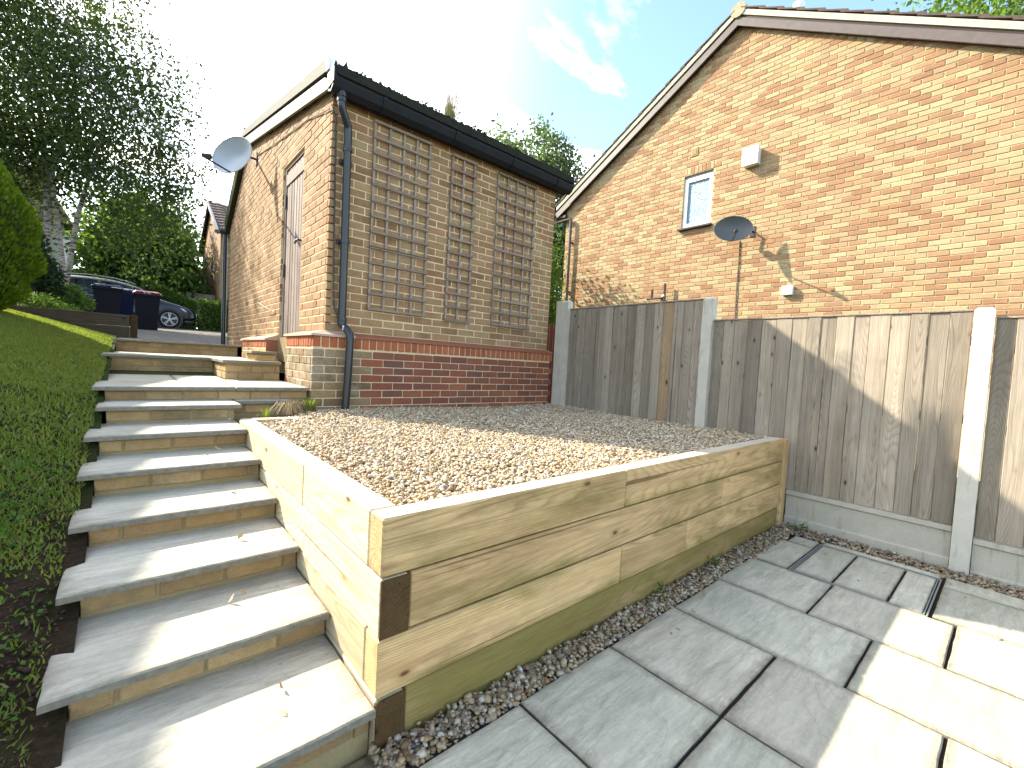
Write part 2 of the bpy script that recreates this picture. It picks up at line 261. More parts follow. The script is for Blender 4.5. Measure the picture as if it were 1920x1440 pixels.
PEB = [(0., (.48, .36, .21)), (.12, (.58, .47, .31)), (.22, (.22, .13, .06)), (.34, (.66, .59, .45)), (.46, (.44, .26, .09)), (.58, (.70, .65, .54)), (.68, (.13, .11, .095)), (.76, (.52, .40, .24)), (.86, (.28, .17, .10)), (1., (.62, .51, .35))]
g = G('pebble', .6, .3); c = g.ramp(g.math('FRACT', g.math('MULTIPLY', g.island(), 7.3)), PEB); v = g.obj(world=True, seed=False); g.color(g.val(c, g.noise(v, 90, 3, .6), .8, 1.2)); M['peb'] = g.m
g = G('pebble_darker', .5, .4); c = g.ramp(g.math('FRACT', g.math('MULTIPLY', g.island(), 7.3)), [(p, tuple(x*.62 for x in q)) for p, q in PEB]); v = g.obj(world=True, seed=False); g.color(g.val(c, g.noise(v, 90, 3, .6), .7, 1.2)); M['peb2'] = g.m  # same pebble colours, evenly darkened for the border strip
M['pebbed'] = mat_simple('gravel_bed', (.24, .18, .11), .95, .1, (60, .4, 1.6), 1.)

# ------------------------------------------------------------------ mesh helpers
WLOC = {}
def wloc(o):
    return Vector(WLOC.get(o.name, (0, 0, 0)))
def link(name, me, mat, parent=None, loc=(0, 0, 0), rotz=0., smooth=False):
    o = bpy.data.objects.new(name, me); COL.objects.link(o)
    if mat is not None and len(me.materials) == 0: me.materials.append(mat)
    if parent is not None: o.parent = parent; o.location = Vector(loc)-wloc(parent)
    else: o.location = loc
    o.rotation_euler = (0, 0, rotz); WLOC[o.name] = tuple(loc)
    return o
def mesh(name, V, F, smooth=False):
    me = bpy.data.meshes.new(name); me.from_pydata([tuple(v) for v in V], [], F); me.update()
    if smooth: me.polygons.foreach_set('use_smooth', [True]*len(me.polygons))
    return me
class MB:
    """collects shapes in world coordinates, then links them as ONE mesh object centred on itself"""
    def __init__(s): s.V = []; s.F = []
    def add(s, V, F):
        b = len(s.V); s.V += [tuple(v) for v in V]; s.F += [tuple(i+b for i in f) for f in F]; return s
    def box(s, x0, x1, y0, y1, z0, z1, bev=0.):
        if bev <= 0:
            V = [(x, y, z) for x in (x0, x1) for y in (y0, y1) for z in (z0, z1)]
            return s.add(V, [(0, 1, 3, 2), (4, 6, 7, 5), (0, 4, 5, 1), (2, 3, 7, 6), (0, 2, 6, 4), (1, 5, 7, 3)])
        V, F = bevbox((x1-x0), (y1-y0), (z1-z0), bev); c = ((x0+x1)/2, (y0+y1)/2, (z0+z1)/2)
        return s.add([(v[0]+c[0], v[1]+c[1], v[2]+c[2]) for v in V], F)
    def prism(s, pts, axis, a, b):   # polygon pts in the two other axes, extruded along axis
        n = len(pts)
        def mk(p, t): 
            return (t, p[0], p[1]) if axis == 0 else (p[0], t, p[1]) if axis == 1 else (p[0], p[1], t)
        V = [mk(p, a) for p in pts]+[mk(p, b) for p in pts]
        F = [tuple(range(n)), tuple(range(2*n-1, n-1, -1))]+[(i, i+n, (i+1) % n+n, (i+1) % n) for i in range(n)]
        return s.add(V, F)
    def tube(s, pts, r, n=10, cap=True):
        pts = [Vector(p) for p in pts]; rs = r if hasattr(r, '__len__') else [r]*len(pts); base = len(s.V); up = None; V = []; F = []
        for i, p in enumerate(pts):
            t = (pts[min(i+1, len(pts)-1)]-pts[max(i-1, 0)]).normalized()
            if up is None:
                up = t.orthogonal().normalized()
            else:
                up = (up-t*up.dot(t)); up = up.normalized() if up.length > 1e-6 else t.orthogonal().normalized()
            w = t.cross(up)
            for k in range(n):
                a = 2*math.pi*k/n; V.append(p+(up*math.cos(a)+w*math.sin(a))*rs[i])
            if i:
                for k in range(n): F.append(((i-1)*n+k, (i-1)*n+(k+1) % n, i*n+(k+1) % n, i*n+k))
        if cap: F.append(tuple(reversed(range(n)))); F.append(tuple((len(pts)-1)*n+k for k in range(n)))
        return s.add(V, F)
    def build(s, name, mat, parent=None, smooth=False):
        A = np.array(s.V, float); c = (A.min(0)+A.max(0))/2; A = A-c
        me = mesh(name, A.tolist(), s.F, smooth)
        if smooth: 
            me.set_sharp_from_angle(angle=math.radians(40))
        return link(name, me, mat, parent, tuple(c))
def bevbox(a, b, c, r):
    a /= 2; b /= 2; c /= 2; r = min(r, a*.9, b*.9, c*.9); V = []; idx = {}
    for sx in (-1, 1):
        for sy in (-1, 1):
            for sz in (-1, 1):
                for k, p in enumerate(((sx*a, sy*(b-r), sz*(c-r)), (sx*(a-r), sy*b, sz*(c-r)), (sx*(a-r), sy*(b-r), sz*c))):
                    idx[(sx, sy, sz, k)] = len(V); V.append(p)
    I = lambda *q: idx[q]; F = []
    for s in (-1, 1):
        F.append((I(s, -1, -1, 0), I(s, 1, -1, 0), I(s, 1, 1, 0), I(s, -1, 1, 0))); F.append((I(-1, s, -1, 1), I(1, s, -1, 1), I(1, s, 1, 1), I(-1, s, 1, 1))); F.append((I(-1, -1, s, 2), I(1, -1, s, 2), I(1, 1, s, 2), I(-1, 1, s, 2)))
        for t in (-1, 1):
            F.append((I(s, t, -1, 0), I(s, t, 1, 0), I(s, t, 1, 1), I(s, t, -1, 1))); F.append((I(s, -1, t, 0), I(s, 1, t, 0), I(s, 1, t, 2), I(s, -1, t, 2))); F.append((I(-1, s, t, 1), I(1, s, t, 1), I(1, s, t, 2), I(-1, s, t, 2)))
            for u in (-1, 1): F.append((I(s, t, u, 0), I(s, t, u, 1), I(s, t, u, 2)))
    return V, F
def fixnormals(o):
    import bmesh
    bm = bmesh.new(); bm.from_mesh(o.data); bmesh.ops.recalc_face_normals(bm, faces=bm.faces); bm.to_mesh(o.data); bm.free(); return o
def tag(o, label=None, cat=None, group=None, kind=None):
    if label: o['label'] = label
    if cat: o['category'] = cat
    if group: o['group'] = group
    if kind: o['kind'] = kind
    return o
def thing(name, label, cat, loc=(0, 0, 0), group=None):
    o = bpy.data.objects.new(name, None); COL.objects.link(o); o.location = loc; o.empty_display_size = .1; WLOC[o.name] = tuple(loc); return tag(o, label, cat, group)
def bigmesh(name, V, F, mat, parent=None, smooth=False, loc=(0, 0, 0)):
    """V (n,3) array, F (m,k) array with constant k"""
    V = np.asarray(V, np.float32); F = np.asarray(F, np.int32); k = F.shape[1]; me = bpy.data.meshes.new(name)
    me.vertices.add(len(V)); me.vertices.foreach_set('co', V.ravel()); me.loops.add(F.size); me.loops.foreach_set('vertex_index', F.ravel())
    me.polygons.add(len(F)); me.polygons.foreach_set('loop_start', np.arange(0, F.size, k, dtype=np.int32)); me.polygons.foreach_set('loop_total', np.full(len(F), k, np.int32))
    if smooth: me.polygons.foreach_set('use_smooth', np.ones(len(F), bool))
    me.update(); me.validate(); return link(name, me, mat, parent, loc)

# ------------------------------------------------------------------ bricks
BMESH = {}
def brick_mesh(L, H, D, mat, var):
    """a brick: x = length, z = height, front face looks towards -y; slightly chamfered arrises, each variant knocked about a little"""
    key = (round(L, 3), round(H, 3), round(D, 3), mat.name, var)
    if key not in BMESH:
        rr = random.Random(hash((round(L*1000), round(H*1000), var)))
        V, F = bevbox(L, D, H, .004); V = [(v[0]+rr.uniform(-.0015, .0015), v[1]+rr.uniform(-.0008, .0008), v[2]+rr.uniform(-.0015, .0015)) for v in V]
        me = mesh('brick', V, F); me.materials.append(mat); BMESH[key] = me
    return BMESH[key]
def course_rects(U0, U1, Z0, Z1, phase=0, L=.215, H=.065, J=.010, top=None, holes=(), jit=.0015):
    out = []; n = 0; z = Z0
    while z+H*.4 < Z1:
        off = (L+J)/2*((n+phase) % 2); u = U0-off
        while u < U1-.01:
            a, b = max(u, U0), min(u+L, U1)
            if b-a > .03:
                zz = (z, min(z+H, Z1)); ok = True
                if top and min(top(a), top(b))+.10 < zz[1]: ok = False
                segs = [(a, b)]
                for (h0, h1, v0, v1) in holes:
                    if zz[1] > v0+.01 and zz[0] < v1-.01:
                        ns = []
                        for (p, q) in segs:
                            if q <= h0 or p >= h1: ns.append((p, q)); continue
                            if h0-p > .03: ns.append((p, h0))
                            if q-h1 > .03: ns.append((h1, q))
                        segs = ns
                if ok:
                    for (p, q) in segs: out.append((p+random.uniform(-jit, jit), q+random.uniform(-jit, jit), zz[0]+random.uniform(-jit, jit)*.6, zz[1]+random.uniform(-jit, jit)*.6))
            u += L+J
        z += H+J; n += 1
    return out
def place_bricks(specs, parent, matk, limit=300, name='brick', joined='brickwork', depth=.05):
    """specs: (rect, face) with face = ('y', yplane) looking -y, or ('x', xplane) looking -x. nearest/largest first as parts, the rest one stuff part"""
    items = []
    for (a, b, z0, z1), (ax, pl) in specs:
        if ax == 'y': P = [(a, pl, z0), (b, pl, z1)]; c = ((a+b)/2, pl+depth/2, (z0+z1)/2); rz = 0.
        else: P = [(pl, a, z0), (pl, b, z1)]; c = (pl+depth/2, (a+b)/2, (z0+z1)/2); rz = -math.pi/2
        p = pix(P[0]); q = pix(P[1]); vis = p[2] > .1 and q[2] > .1 and -80 < (p[0]+q[0])/2 < 2000 and -80 < (p[1]+q[1])/2 < 1520
        area = abs(p[0]-q[0])*abs(p[1]-q[1]) if vis else 0
        items.append((area, c, rz, b-a, z1-z0))
    items.sort(key=lambda t: -t[0]); V = []; F = []
    for i, (area, c, rz, L, H) in enumerate(items):
        pr = random.uniform(-.002, .002); ax = 0 if rz else 1
        cc = list(c); cc[ax] += pr
        if i < limit and area > 40:
            me = brick_mesh(round(L/.0125)*.0125 if abs(L-.215) > .006 else .215, round(H/.005)*.005, depth, M[matk], i % 5)
            o = bpy.data.objects.new(name, me); COL.objects.link(o); o.parent = parent; o.location = Vector(cc)-wloc(parent); o.rotation_euler = (0, 0, rz)
        else:
            vv, ff = bevbox(L, depth, H, .004); b = len(V)
            if rz: vv = [(v[1], -v[0], v[2]) for v in vv]
            V += [(v[0]+cc[0], v[1]+cc[1], v[2]+cc[2]) for v in vv]; F += [tuple(x+b for x in f) for f in ff]
    if V:
        o = link(joined, mesh(joined, V, F), M[matk+'i'], parent, (0, 0, 0)); o['kind'] = 'stuff'
        o.location = -wloc(parent)

def fast_norm(a): return a/np.linalg.norm(a, axis=-1, keepdims=True)
ICO_V = np.array([(0, -.525731, .850651), (.850651, 0, .525731), (.850651, 0, -.525731), (-.850651, 0, -.525731), (-.850651, 0, .525731), (-.525731, .850651, 0), (.525731, .850651, 0), (.525731, -.850651, 0), (-.525731, -.850651, 0), (0, -.525731, -.850651), (0, .525731, -.850651), (0, .525731, .850651)])
ICO_F = np.array([(1, 2, 6), (1, 7, 2), (3, 4, 5), (4, 3, 8), (6, 5, 11), (5, 6, 10), (9, 10, 2), (10, 9, 3), (7, 8, 9), (8, 7, 0), (11, 0, 1), (0, 11, 4), (6, 2, 10), (1, 6, 11), (3, 5, 10), (5, 4, 11), (2, 7, 9), (7, 1, 0), (3, 9, 8), (4, 8, 0)])
def pebbles(name, P, size, mat, parent=None):
    n = len(P); s = size*np.clip(rng.lognormal(-.12, .34, (n, 1)), .45, 2.1); sc = np.concatenate([s*rng.uniform(.8, 1.35, (n, 1)), s*rng.uniform(.65, 1.05, (n, 1)), s*rng.uniform(.42, .75, (n, 1))], 1)/2
    V = ICO_V[None]*(1+rng.uniform(-.22, .22, (n, 12, 1)))*sc[:, None, :]
    az = rng.uniform(0, 2*np.pi, n); tl = rng.uniform(-.6, .6, n)
    ca, sa, ct, st = np.cos(az), np.sin(az), np.cos(tl), np.sin(tl)
    x = V[..., 0]*ct[:, None]+V[..., 2]*st[:, None]; z = -V[..., 0]*st[:, None]+V[..., 2]*ct[:, None]; y = V[..., 1]
    V = np.stack([x*ca[:, None]-y*sa[:, None], x*sa[:, None]+y*ca[:, None], z], -1)+P[:, None, :]
    F = (ICO_F[None]+(np.arange(n)*12)[:, None, None]).reshape(-1, 3)
    o = bigmesh(name, V.reshape(-1, 3), F, mat, parent, smooth=True); o['kind'] = 'stuff'; return o
def leaves(name, P, size, mat, parent=None, aspect=.55, droop=0., D=None, kind=None, flat=0.):
    """rhombic leaves, two triangles' worth each, base at P"""
    n = len(P); d = rng.normal(size=(n, 3)) if D is None else D+rng.normal(size=(n, 3))*.35
    d[:, 2] -= droop; d = fast_norm(d); r = rng.normal(size=(n, 3)); r[:, 2] += 0
    if flat: r = r*(1-flat)
    w = fast_norm(np.cross(d, r)); s = (size*rng.uniform(.6, 1.3, n))[:, None]; nn = np.cross(d, w)
    a = P; b = P+d*s*.45+w*s*aspect/2+nn*s*.06; c = P+d*s; e = P+d*s*.45-w*s*aspect/2+nn*s*.06
    V = np.stack([a, b, c, e], 1).reshape(-1, 3); F = np.arange(4*n).reshape(-1, 4)
    o = bigmesh(name, V, F, mat, parent)
    if kind: o['kind'] = kind
    return o
def part_at(o, parent):   # re-centre a world-coordinate object under its parent
    o.parent = parent; o.location = -wloc(parent); return o

# ================================================================== GROUND
ZS_Y = [-50, .9, 1.27, 4.15, 6, 8, 10.4, 14, 22, 60, 400]; ZS_Z = [-.03, -.03, .06, .88, 1.10, 1.27, 1.36, 1.56, 1.93, 3.2, 9.]
def zs(y): return np.interp(y, ZS_Y, ZS_Z)
def lawn_z(x, y): return zs(y)+.26*np.clip(-.18-x, 0, 3)*np.clip((y-1.)/4, .15, 1)
def grid(x, y, zf):
    X, Y = np.meshgrid(x, y); Z = zf(X, Y); V = np.stack([X, Y, Z], -1).reshape(-1, 3); nx, ny = len(x), len(y)
    i = (np.arange(ny-1)[:, None]*nx+np.arange(nx-1)[None]).ravel(); return V, np.stack([i, i+1, i+nx+1, i+nx], 1)
def ground_z(X, Y):
    z = zs(Y)+.26*np.clip(-.3-X, 0, 3)*np.clip((Y-1.)/4, .15, 1)-.12
    right = X > .35
    z = np.where(right & (Y < 4.3), -.12, z)
    z = np.where((X > 1.3) & (Y < 9.), np.minimum(z, -.12+0*z), z)
    z = np.where((X > 4.45) & (Y < 9.), .1, z)
    return z
gx = np.unique(np.concatenate([np.linspace(-600, -12, 14), np.linspace(-12, 14, 105), np.linspace(14, 600, 14), [.34, .36, 1.29, 1.31, 4.44, 4.46]])); gy = np.unique(np.concatenate([np.linspace(-600, -6, 12), np.linspace(-6, 30, 145), np.linspace(30, 900, 16)]))
V, F = grid(gx, gy, ground_z); tag(bigmesh('ground', V, F, M['terrain'], smooth=True), kind='structure')
lx = np.linspace(-4., -.12, 60); ly = np.linspace(.2, 10.8, 150)
def lawnmesh(X, Y): return lawn_z(X, Y)+.012*np.sin(X*17+Y*5)*np.cos(Y*13)
V, F = grid(lx, ly, lawnmesh); tag(bigmesh('lawn', V, F, M['lawn'], smooth=True), kind='structure')
dxs = np.linspace(-.12, 4.2, 30); 
V, F = grid(np.linspace(-.12, 1.36, 12), np.linspace(7.62, 9.6, 16), lambda X, Y: np.maximum(zs(Y), 1.30)+0*X); tag(bigmesh('path', V, F, M['drive']), kind='structure')
V, F = grid(np.linspace(-7, 6., 40), np.linspace(9.55, 20.2, 60), lambda X, Y: np.maximum(zs(Y), 1.30)+.008*np.sin(X*9)*np.sin(Y*7)); tag(bigmesh('gravel_drive', V, F, M['drive']), kind='structure')
V, F = grid(np.linspace(-14, 14, 20), np.linspace(20.2, 26, 12), lambda X, Y: zs(Y)+.02+0*X); tag(bigmesh('road', V, F, M['road']), kind='structure')

# grass
def grass(name, n, xr, yr, h, mat, keep=None, zf=lawn_z):
    x = rng.uniform(*xr, n); y = yr[0]+(yr[1]-yr[0])*rng.uniform(0, 1, n)**1.25
    # a quick in-view cull so that blades are spent where the ground can be seen
    u = (MR[0][0]*x+MR[0][1]*y)/(MR[2][0]*x+MR[2][1]*y); k = (u > -1.35)
    if keep is not None: k &= keep(x, y)
    x, y = x[k], y[k]; n = len(x); z = zf(x, y); a = rng.uniform(0, 2*np.pi, n); hh = h*rng.uniform(.5, 1.4, n); w = .0022+.0018*rng.random(n)+.0004*y
    lean = rng.normal(0, .45, (n, 2))*hh[:, None]; b = np.stack([x, y, z-.004], 1); dv = np.stack([np.cos(a)*w, np.sin(a)*w, 0*a], 1)
    mid = b+np.stack([lean[:, 0]*.4, lean[:, 1]*.4, hh*.6], 1); tip = b+np.stack([lean[:, 0], lean[:, 1], hh], 1)
    V = np.stack([b-dv, b+dv, mid+dv*.7, tip, mid-dv*.7], 1).reshape(-1, 3); i = np.arange(n)*5; F = np.concatenate([np.stack([i, i+1, i+2, i+4], 1), np.stack([i+4, i+2, i+3, i+3], 1)])
    F4 = np.stack([i, i+1, i+2, i+4], 1); F3 = np.stack([i+4, i+2, i+3], 1); T = np.concatenate([F4[:, [0, 1, 2]], F4[:, [0, 2, 3]], F3])
    return bigmesh(name, V, T, mat)
nz_ = lambda x, y: np.sin(x*9.1+y*3.3)*np.cos(y*6.7-x*4)+.5*np.sin(x*23+y*17)
def kg(x, y): return (y > 2.3+.6*nz_(x, y)+rng.normal(0, .35, len(x))) & (x < np.where(y > 2.7, -.155, -.185))
tag(grass('grass', 150000, (-2.2, -.16), (1.6, 10.3), .028, M['lgrass'], kg), 'short green lawn grass beside the stone steps', 'grass', kind='stuff')
# low weeds and ground ivy on the bare soil by the lowest steps
c = []; 
for k in range(34):
    x0 = -.22-rng.uniform(0, .55); y0 = rng.uniform(1.3, 3.3)
    if x0 < -.16*y0-.25: x0 = -.16*y0-.25+rng.uniform(0, .2)
    m = int(rng.uniform(30, 110)); r = rng.uniform(.04, .11); p = np.stack([x0+rng.normal(0, r, m), y0+rng.normal(0, r, m), 0*np.arange(m)], 1); p = p[p[:, 0] < -.2]
    p[:, 2] = lawn_z(p[:, 0], p[:, 1])+rng.uniform(.004, .045, len(p)); c.append(p)
P = np.concatenate(c); tag(leaves('weeds', P, .017, M['lweed'], aspect=.85, D=np.tile([0, 0, .25], (len(P), 1))), 'low green weeds and clover on the dark soil beside the lowest steps', 'weeds', kind='stuff')
n = 2600; x = rng.uniform(-.75, -.16, n); y = rng.uniform(1.1, 3.9, n); P = np.stack([x, y, lawn_z(x, y)+.003], 1); tag(pebbles('soil_crumbs', P, .016, M['soil']), 'dark crumbly soil between lawn and steps', 'soil', kind='stuff')

# ================================================================== PATIO
SLABM = {}
def slab_obj(x0, x1, y0, y1, z0, z1, mat, parent, name='paving_slab', wob=.0025, over=None):
    """riven slab with slightly wavy, chamfered edges"""
    rr = random.Random(int(x0*977+y0*331+z0*71)); pts = []
    def edge(a, b, n):
        for i in range(n):
            t = i/n; kk = wob*(.45 if i in (1, n-1) else .8); dxy = (0, 0) if i == 0 else (rr.uniform(-kk, kk)*(a[0] == b[0]), rr.uniform(-kk, kk)*(a[1] == b[1])); pts.append((a[0]+(b[0]-a[0])*t+dxy[0], a[1]+(b[1]-a[1])*t+dxy[1]))
    nx, ny = max(3, int((x1-x0)/.07)), max(3, int((y1-y0)/.07))
    edge((x0, y0), (x1, y0), nx); edge((x1, y0), (x1, y1), ny); edge((x1, y1), (x0, y1), nx); edge((x0, y1), (x0, y0), ny)
    n = len(pts); cx, cy = (x0+x1)/2, (y0+y1)/2; ins = .005; V = []
    for (px, py) in pts: V.append((px, py, z0))
    for (px, py) in pts: V.append((px, py, z1-.005+rr.uniform(-.0015, .0015)))
    for (px, py) in pts: V.append((px+(ins if px < cx else -ins)*(1 if abs(px-cx) > (x1-x0)/2-.02 else 0), py+(ins if py < cy else -ins)*(1 if abs(py-cy) > (y1-y0)/2-.02 else 0), z1))
    F = [tuple(range(n))[::-1]]+[(i, (i+1) % n, (i+1) % n+n, i+n) for i in range(n)]+[(i+n, (i+1) % n+n, (i+1) % n+2*n, i+2*n) for i in range(n)]+[tuple(range(2*n, 3*n))]
    c = (cx, cy, (z0+z1)/2); me = mesh(name, [(v[0]-c[0], v[1]-c[1], v[2]-c[2]) for v in V], F); me.materials.append(mat); me.materials.append(M['sedge'])
    for p in me.polygons[:n+1]: p.material_index = 1
    return link(name, me, None, parent, c)
patio = MB().box(.3, 4.35, -4., 1.20, -.10, -.014).build('patio', M['joint']); tag(patio, kind='structure')
J = .0055
SL = [(.56, 1.122, .62, 1.143), (.56, 1.122, -.5, .60), (1.122, 1.682, .637, 1.147), (1.682, 2.25, .64, 1.147), (1.122, 1.682, .08, .637), (1.682, 2.265, .08, .637), (1.122, 1.682, -.76, .08), (1.682, 2.265, -.76, .08),
      (2.25, 2.80, .383, 1.142), (2.265, 2.80, -.18, .383), (2.265, 2.80, -.74, -.18), (2.80, 3.335, .667, 1.15), (2.80, 3.345, .125, .667), (2.80, 3.37, -.44, .125), (2.80, 3.37, -1., -.44), (3.37, 3.94, -.40, .225), (3.94, 4.14, -.35, .225), (3.37, 3.94, -.95, -.40), (3.94, 4.14, -.9, -.35),
      (3.345, 3.92, .925, 1.15), (3.92, 4.10, .925, 1.10), (4.085, 4.165, .24, .91)]
for i, (x0, x1, y0, y1) in enumerate(SL): slab_obj(x0+J, x1-J, y0+J, y1-J, -.05, random.uniform(-.002, .002), M['slab2' if i in (3, 5, 12) else 'slab'], patio)
# recessed manhole tray with its own paving cut to fit
mh = thing('manhole_cover', 'recessed paved manhole cover outlined by a double metal groove near the fence', 'manhole cover', (3.7, .58, 0))
fr = MB()
for (a, b, c_, d_) in ((3.340, 4.076, .236, .243), (3.340, 4.076, .910, .917), (3.340, 3.347, .243, .910), (4.069, 4.076, .243, .910)): fr.box(a, b, c_, d_, -.04, .0)
fr.build('outer_frame', M['dullsteel'], mh); fr = MB()
for (a, b, c_, d_) in ((3.354, 4.062, .250, .256), (3.354, 4.062, .897, .903), (3.354, 3.360, .256, .897), (4.056, 4.062, .256, .897)): fr.box(a, b, c_, d_, -.04, -.001)
fr.build('tray_edge', M['dullsteel'], mh)
MB().box(3.335, 4.08, .232, .92, -.045, -.02).build('tray', M['joint'], mh)
for (a, b, c_, d_) in ((3.364, 4.052, .688, .893), (3.364, 4.052, .418, .676), (3.364, 4.052, .260, .406)): slab_obj(a, b, c_, d_, -.019, -.001, M['slab'], mh, 'paving_insert', .002)
# gravel strips round the patio
def scatter(n, x0, x1, y0, y1, z, dz=.012): return np.stack([rng.uniform(x0, x1, n), rng.uniform(y0, y1, n), z+rng.uniform(-dz, dz, n)], 1)
tag(MB().box(.5, 4.40, 1.14, 1.30, -.09, -.03).build('border_bed', M['pebbed']), kind='structure'); tag(MB().box(4.10, 4.40, -2., 1.14, -.09, -.031).build('border_bed', M['pebbed']), kind='structure')
P = np.concatenate([scatter(5200, .60, 4.35, 1.15, 1.275, -.014), scatter(1500, .6, 4.35, 1.165, 1.275, .002), scatter(3300, 4.15, 4.395, -1.2, 1.2, -.018), scatter(1000, 4.17, 4.39, -1.2, 1.2, -.002), scatter(360, 3.3, 4.3, 1.12, 1.22, .002)])
tag(pebbles('border_gravel', P, .021, M['peb2']), 'strip of mixed flint pebbles between the patio slabs and the sleeper wall and fence', 'gravel', kind='stuff')

# ================================================================== SLEEPER WALL
sw = thing('sleeper_retaining_wall', 'raised bed wall of stacked yellow pine sleepers, green with algae at the foot', 'retaining wall', (2.4, 1.33, 0))
def sleeper(x0, x1, y0, y1, z0, z1, mk, label=None):
    o = MB().box(x0, x1, y0, y1, z0, z1, .006).build('sleeper', M[mk], sw); o.rotation_euler.y = random.uniform(-.0006, .0006)
    if label: o['label'] = label
T = [.756, .5565, .357, .157, -.045]; g_ = .0045
def rowz(i): return T[i+1]+g_, T[i]-g_*.4
z0, z1 = rowz(0); sleeper(.612, 1.930, 1.278, 1.378, z0, z1, 'sleeperX'); sleeper(1.935, 4.235, 1.280, 1.380, z0, z1, 'sleeperX')
z0, z1 = rowz(1); sleeper(.718, 3.10, 1.280, 1.380, z0, z1, 'sleeperX'); sleeper(3.104, 4.235, 1.279, 1.379, z0, z1, 'sleeperX')
z0, z1 = rowz(2); sleeper(.612, 1.931, 1.278, 1.378, z0, z1, 'sleeperX'); sleeper(1.935, 2.62, 1.280, 1.38, z0, z1, 'sleeperX'); sleeper(2.624, 4.235, 1.278, 1.378, z0, z1, 'sleeperX')
z0, z1 = rowz(3); sleeper(.718, 3.60, 1.284, 1.384, z0, z1, 'sleeperXg', 'bottom sleeper stained bright green with algae'); sleeper(3.604, 4.235, 1.283, 1.383, z0, z1, 'sleeperXg')
z0, z1 = rowz(0); sleeper(.612, .712, 1.383, 2.112, z0, z1, 'sleeperY'); sleeper(.611, .711, 2.116, 3.66, z0, z1, 'sleeperY')
z0, z1 = rowz(1); sleeper(.612, .712, 1.280, 3.60, z0, z1, 'sleeperY')
z0, z1 = rowz(2); sleeper(.612, .712, 1.383, 3.2, z0, z1, 'sleeperY')
z0, z1 = rowz(3); sleeper(.612, .712, 1.284, 2.6, z0, z1, 'sleeperY')
sleeper(.630, 1.05, 3.668, 3.775, .60, .750, 'sleeperX', 'short dark sleeper offcut at the head of the wall')
MB().box(4.238, 4.335, 1.262, 1.378, -.05, .745, .006).build('end_post', M['sleeperZ'], sw)
# dark end skins of the second and fourth side sleepers
for i in (1, 3):
    a, b = rowz(i); MB().box(.6125, .7145, 1.2735, 1.2785, a, b).build('end_grain', M['sleeperYd'], sw)
# raised gravel bed
tag(fixnormals(MB().box(.71, 4.43, 1.375, 4.16, .3, .70).build('bed_fill', M['pebbed'])), kind='structure')
n = 72000; x = rng.uniform(.715, 4.39, n); y = 1.385+(4.13-1.385)*rng.uniform(0, 1, n)**1.12
zb = .716+.012*np.sin(x*2.1+1)*np.sin(y*2.7)+.028*np.clip((y-1.5)/2.5, 0, 1)-.012*np.exp(-((x-.72)/.15)**2)
k = ~((x < 1.02) & (y > 3.66) & (x < .62)); P = np.stack([x, y, zb+rng.uniform(-.014, .012, n)], 1)[k]
# where treads stand no gravel
k = ~((P[:, 1] > 3.78) & (P[:, 0] < 1.07)); P = P[k]
tag(pebbles('bed_gravel', P, .0168, M['peb']), 'raised bed filled with pale golden flint gravel behind the sleepers', 'gravel', kind='stuff')

# ================================================================== STEPS
st = thing('garden_steps', 'flight of stone slab steps on buff brick risers climbing beside the lawn', 'steps', (.2, 1.3, 0))
NY = [1.262, 1.700, 2.115, 2.525, 2.930, 3.341]; NZ = [.147, .259, .376, .490, .615, .735]
core = MB()
def riser(xa, xb, y, z0, z1, ph=0, ax='y'): return [(r, (ax, y)) for r in course_rects(xa, xb, z0, z1, ph)]
bs = []
for k in range(6):
    yb = (NY[k+1] if k < 5 else 3.79)+.08
    slab_obj(-.178-.012*(k == 0), .606, NY[k], yb, NZ[k]-.028, NZ[k], M['tread'], st, 'stone_tread', .003)
    zb_ = (NZ[k-1] if k else 0)-.0; core.box(-.118, .607, NY[k]+.052, 4.4, zb_-.3, NZ[k]-.030)
    bs += riser(-.12, .606, NY[k]+.045, NZ[k]-.028-.073, NZ[k]-.034, k % 2)
# seventh: left slab and a right-hand return slab behind the bed
slab_obj(-.15, .645, 3.785, 4.24, .825, .853, M['tread'], st, 'stone_tread', .003); bs += riser(-.10, .600, 3.83, .750, .820, 0); core.box(-.1, .605, 3.837, 5, .3, .823)
slab_obj(.655, 1.06, 4.075, 4.24, .825, .853, M['tread'], st, 'stone_tread', .003); bs += riser(.612, 1.234, 4.115, .750, .820, 1); core.box(.606, 1.234, 4.122, 5, .3, .823)
bs += [((a, b, c_, d_), ('x', .600)) for (a, b, c_, d_) in []]
# eighth landing
slab_obj(-.185, .66, 4.155, 4.62, .927, .955, M['tread'], st, 'stone_tread', .003); slab_obj(.668, 1.226, 4.150, 4.62, .927, .955, M['tread'], st, 'stone_tread', .003)
slab_obj(-.18, .33, 4.627, 6.05, .928, .955, M['slab'], st, 'stone_tread', .003); slab_obj(.337, .735, 4.627, 6.05, .927, .954, M['slab'], st, 'stone_tread', .003); slab_obj(.742, 1.226, 4.627, 5.24, .927, .955, M['slab'], st, 'stone_tread', .003)
bs += riser(-.12, 1.226, 4.20, .853, .925, 0); core.box(-.12, 1.226, 4.207, 6.1, .3, .926)
